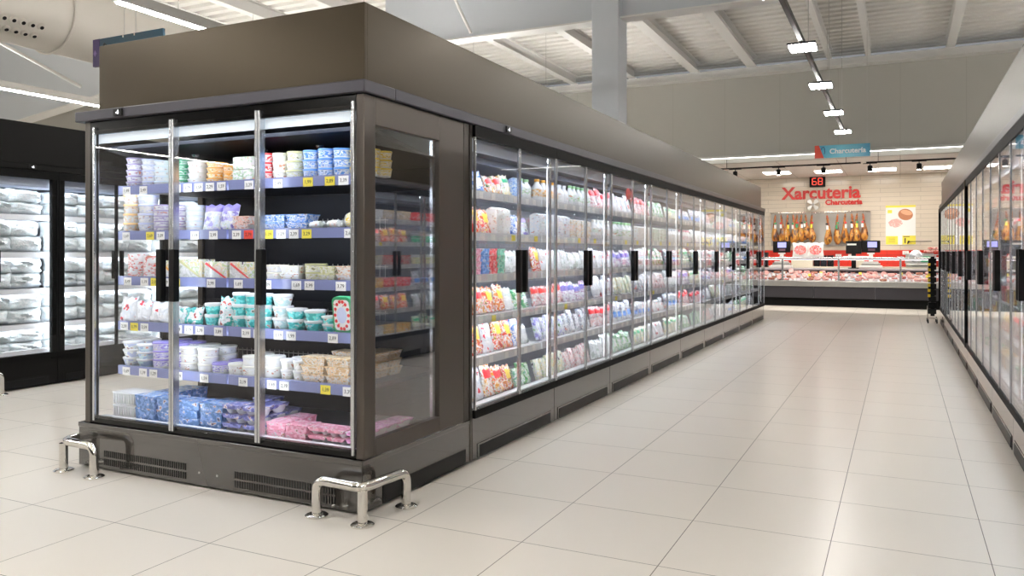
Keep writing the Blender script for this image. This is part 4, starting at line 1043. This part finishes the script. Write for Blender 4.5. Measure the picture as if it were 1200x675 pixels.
for i, u in enumerate((907.8, 914.9, 922.9, 929.5, 934.4, 939.7, 944.2, 952.2, 969.8, 982.2, 991, 998.2, 1004.4, 1011)):
    x = -3.01 + .0203 * (u - 904); Ls = (.98, .95, 1., 1.02, .92, .95, .88, .96, 1.02, 1.04, 1., .98, .96, .95)[i]
    zt = 2.225 if i != 8 else 2.2
    o = link('cured_ham', hams[i % 5], None, (x, 21.73 - .012 * (i % 2), zt), (0, 0, R2.uniform(-.4, .4))); o.scale = (.9, .9, Ls)
    tag(o, f'whole cured ham hanging on the steel rail, {ORD[i]} from the island side', 'ham', 'cured hams on the rail')
    MB().tube([(0, 0, -.02), (0, 0, .06), (.0, .014, .075)], .004, 6).obj('cord', 'ink', o)
    MB().box(-.028, .028, -.062, -.058, -.36, -.26).obj('paper_label', ('tag', 'tag', 'tagy', 'tag', 'green')[i % 5] if i != 12 else 'tagy', o, smooth=False)
    MB().lathe([(.036, -.24), (.04, -.22), (.036, -.2)], 14, sy=.75).obj('band', ('green', 'lid_red', 'ink')[i % 3], o)

# wall writing and displays
sgn = thing('wall_sign', 'red raised wall lettering Xarcuteria with smaller Charcutería below', 'sign', (-1.85, 21.995, 2.75))
def fit(o, x0, x1):
    bpy.context.view_layer.update()
    w = o.dimensions.x
    if w > 0: o.scale = ((x1 - x0) / w,) * 2 + (1,)
    return o
l1 = text('large_lettering', 'Xarcuteria', .5, 'red', sgn, (0, -.012, .03), ext=.012, off=.014); fit(l1, -2.8, -.885)
l2 = text('small_lettering', 'Charcutería', .2, 'red', sgn, (.55, -.008, -.215), ext=.008, off=.008); fit(l2, -1.76, -.885)
t = thing('queue_display', 'black ticket display with red digits 68 on the wall', 'display', (-1.92, 21.99, 3.08))
MB().box(-.19, .19, -.1, .0, -.14, .14).obj('casing', 'black', t, bev=.008)
def seg(b, x, on):
    S = {'a': (-.04, .04, .075, .09), 'd': (-.04, .04, -.09, -.075), 'g': (-.04, .04, -.0075, .0075), 'f': (-.055, -.04, .005, .08), 'e': (-.055, -.04, -.08, -.005), 'b': (.04, .055, .005, .08), 'c': (.04, .055, -.08, -.005)}
    for k in on:
        a0, a1, c0_, c1 = S[k]; b.box(x + a0, x + a1, -.103, -.1005, c0_, c1)
b = MB(); seg(b, -.072, 'afgedc'); seg(b, .072, 'abcdefg'); b.obj('digits', 'ledred', t, smooth=False)
fan = thing('wall_fan', 'round white four-blade wall fan under the red lettering', 'fan', (-2.03, 21.99, 2.49))
MB().lathe([(.03, 0), (.03, .09)], 16, T=Matrix.Rotation(PI / 2, 4, 'X')).obj('hub', 'steel', fan)
for k in range(4):
    T = Matrix.Translation((0, -.08, 0)) @ Matrix.Rotation(PI / 4 + k * PI / 2, 4, 'Y') @ Matrix.Rotation(.35, 4, 'Z')
    MB().prism([(-.02, .03), (.02, .03), (.06, .13), (.03, .165), (-.03, .165), (-.06, .13)], -.004, .004, T=T).obj('blade', ('white', 'white', 'steel', 'white')[k], fan)
MB().tube([(.17 * math.cos(a * PI / 16), -.08, .17 * math.sin(a * PI / 16)) for a in range(33)], .007, 8).tube([(0, -.08, -.17), (0, -.02, -.2), (0, 0, -.2)], .006, 8).obj('cage_ring', 'steel', fan)
# poster
po = thing('price_sign', 'white and yellow price poster with cooked meat on the tiled wall', 'poster', (.007, 21.995, 1.44))
MB().box(-.335, .335, -.012, 0, 0, .98).obj('board', 'paper', po, smooth=False)
MB().box(-.335, .335, -.0135, -.0122, .93, .98).box(-.33, -.06, -.0135, -.0122, .01, .22).box(.04, .335, -.0135, -.0122, .01, .23).obj('yellow_panels', 'tagy', po, smooth=False)
def ell(cx, cz, a, b_, rot=0, n=24): return [(cx + a * math.cos(2 * PI * k / n) * math.cos(rot) - b_ * math.sin(2 * PI * k / n) * math.sin(rot), cz + a * math.cos(2 * PI * k / n) * math.sin(rot) + b_ * math.sin(2 * PI * k / n) * math.cos(rot)) for k in range(n)]
MB().prism(ell(.11, .75, .165, .14, -.2), -.0135, -.0122).obj('printed_ham', mat('print_brown', (.5, .2, .1), .5), po, smooth=False)
MB().prism(ell(.13, .8, .13, .06, -.25), -.0148, -.0136).obj('printed_ham_cut', mat('print_pink', (.8, .42, .25), .5), po, smooth=False)
MB().prism([(-.28, .56), (-.2, .63), (-.08, .65), (.02, .6), (.05, .53), (-.02, .46), (-.12, .43), (-.24, .47)], -.0135, -.0122).obj('printed_slices', 'mortadella', po, smooth=False)
MB().box(-.29, -.19, -.0145, -.0122, .79, .87).obj('printed_badge', 'tagy', po, smooth=False)
text('price', '1,', .17, 'ink', po, (.12, -.0138, .1), ext=.0005, off=.006)
MB().box(.06, .2, -.0142, -.0136, .195, .212).obj('printed_line', 'ink', po, smooth=False)
for k in range(4): MB().box(-.27, -.12, -.0142, -.0136, .06 + k * .035, .07 + k * .035).obj('printed_line', mat('olive_print', (.4, .34, .03), .5), po, smooth=False)
t = tag(MB().tube([(0, 0, 0), (.5, -.05, .0)], .009, 8).box(-.01, .02, -.0, .22, -.02, .02).obj('wall_rod', 'black'), 'thin dark rod standing out beside the poster', 'rod'); t.location = (.18, 21.76, 1.52)

# folded expanding barrier on wheels by the end of the wall cases
fb = thing('folding_barrier', 'folded black and yellow expanding barrier on wheels by the wall cases', 'barrier', (.5, 16.08, 0))
for sx in (-.06, .08):
    MB().tube(bend([(sx, -.2, .05), (sx, -.2, .09), (sx, .2, .09), (sx, .2, .05)], .03), .01, 8).obj('foot_tube', 'chrome', fb)
MB().tube([(-.06, 0, .09), (-.06, 0, .3)], .01, 8).tube([(-.06, -.2, .09), (.08, -.2, .09)], .008, 8).obj('foot_tube', 'chrome', fb)
for sx in (-.06, .08):
    for sy in (-.2, .2): MB().lathe([(.03, -.012), (.035, -.006), (.035, .006), (.03, .012)], 18, T=Matrix.Translation((sx, sy, .035)) @ Matrix.Rotation(PI / 2, 4, 'Y')).obj('caster', 'rubber', fb)
MB().box(-.015, .05, -.03, .03, .12, 1.18).obj('post', 'black', fb, bev=.006)
for k in range(9):
    z = .16 + k * .112
    sl_ = MB()
    for j in range(4): sl_.box(-.05 + j * .0, .075, -.09 + j * .045, -.06 + j * .045, z, z + .09, 0)
    sl_.obj('lattice_slat', 'black', fb, bev=.003)
for k in range(7): MB().box(-.062, -.02, -.106, -.092, .46 + k * .092, .51 + k * .092).obj('yellow_band', 'yellow', fb, smooth=False)
MB().box(-.05, .03, -.1, .08, 1.1, 1.13).obj('end_cap', 'black', fb, smooth=False)

# ------------------------------------------------------------------ light, world, camera
w = bpy.data.worlds.new('World'); SC.world = w; w.use_nodes = True
w.node_tree.nodes['Background'].inputs[0].default_value = (.8, .82, .85, 1); w.node_tree.nodes['Background'].inputs[1].default_value = .3
cam = bpy.data.cameras.new('Camera'); co = bpy.data.objects.new('Camera', cam); C.objects.link(co)
cam.sensor_width = 36; cam.lens = 934.7 / 1200 * 36; cam.shift_y = -41.5 / 1200; cam.clip_end = 100; cam.clip_start = .02
co.location = (0, 0, 1.25); co.rotation_euler = (PI / 2, 0, math.atan(455 / 934.7)); SC.camera = co
vs_ = SC.view_settings; vs_.view_transform = 'Standard'; vs_.look = 'None'; vs_.gamma = 1; vs_.use_curve_mapping = False; vs_.exposure = EXPOSURE
cy = SC.cycles
cy.use_denoising = True; cy.max_bounces = 10; cy.diffuse_bounces = 4; cy.glossy_bounces = 5; cy.transparent_max_bounces = 40; cy.transmission_bounces = 4
cy.caustics_reflective = False; cy.caustics_refractive = False; cy.sample_clamp_indirect = 6.; cy.sample_clamp_direct = 0.
cy.use_light_tree = True
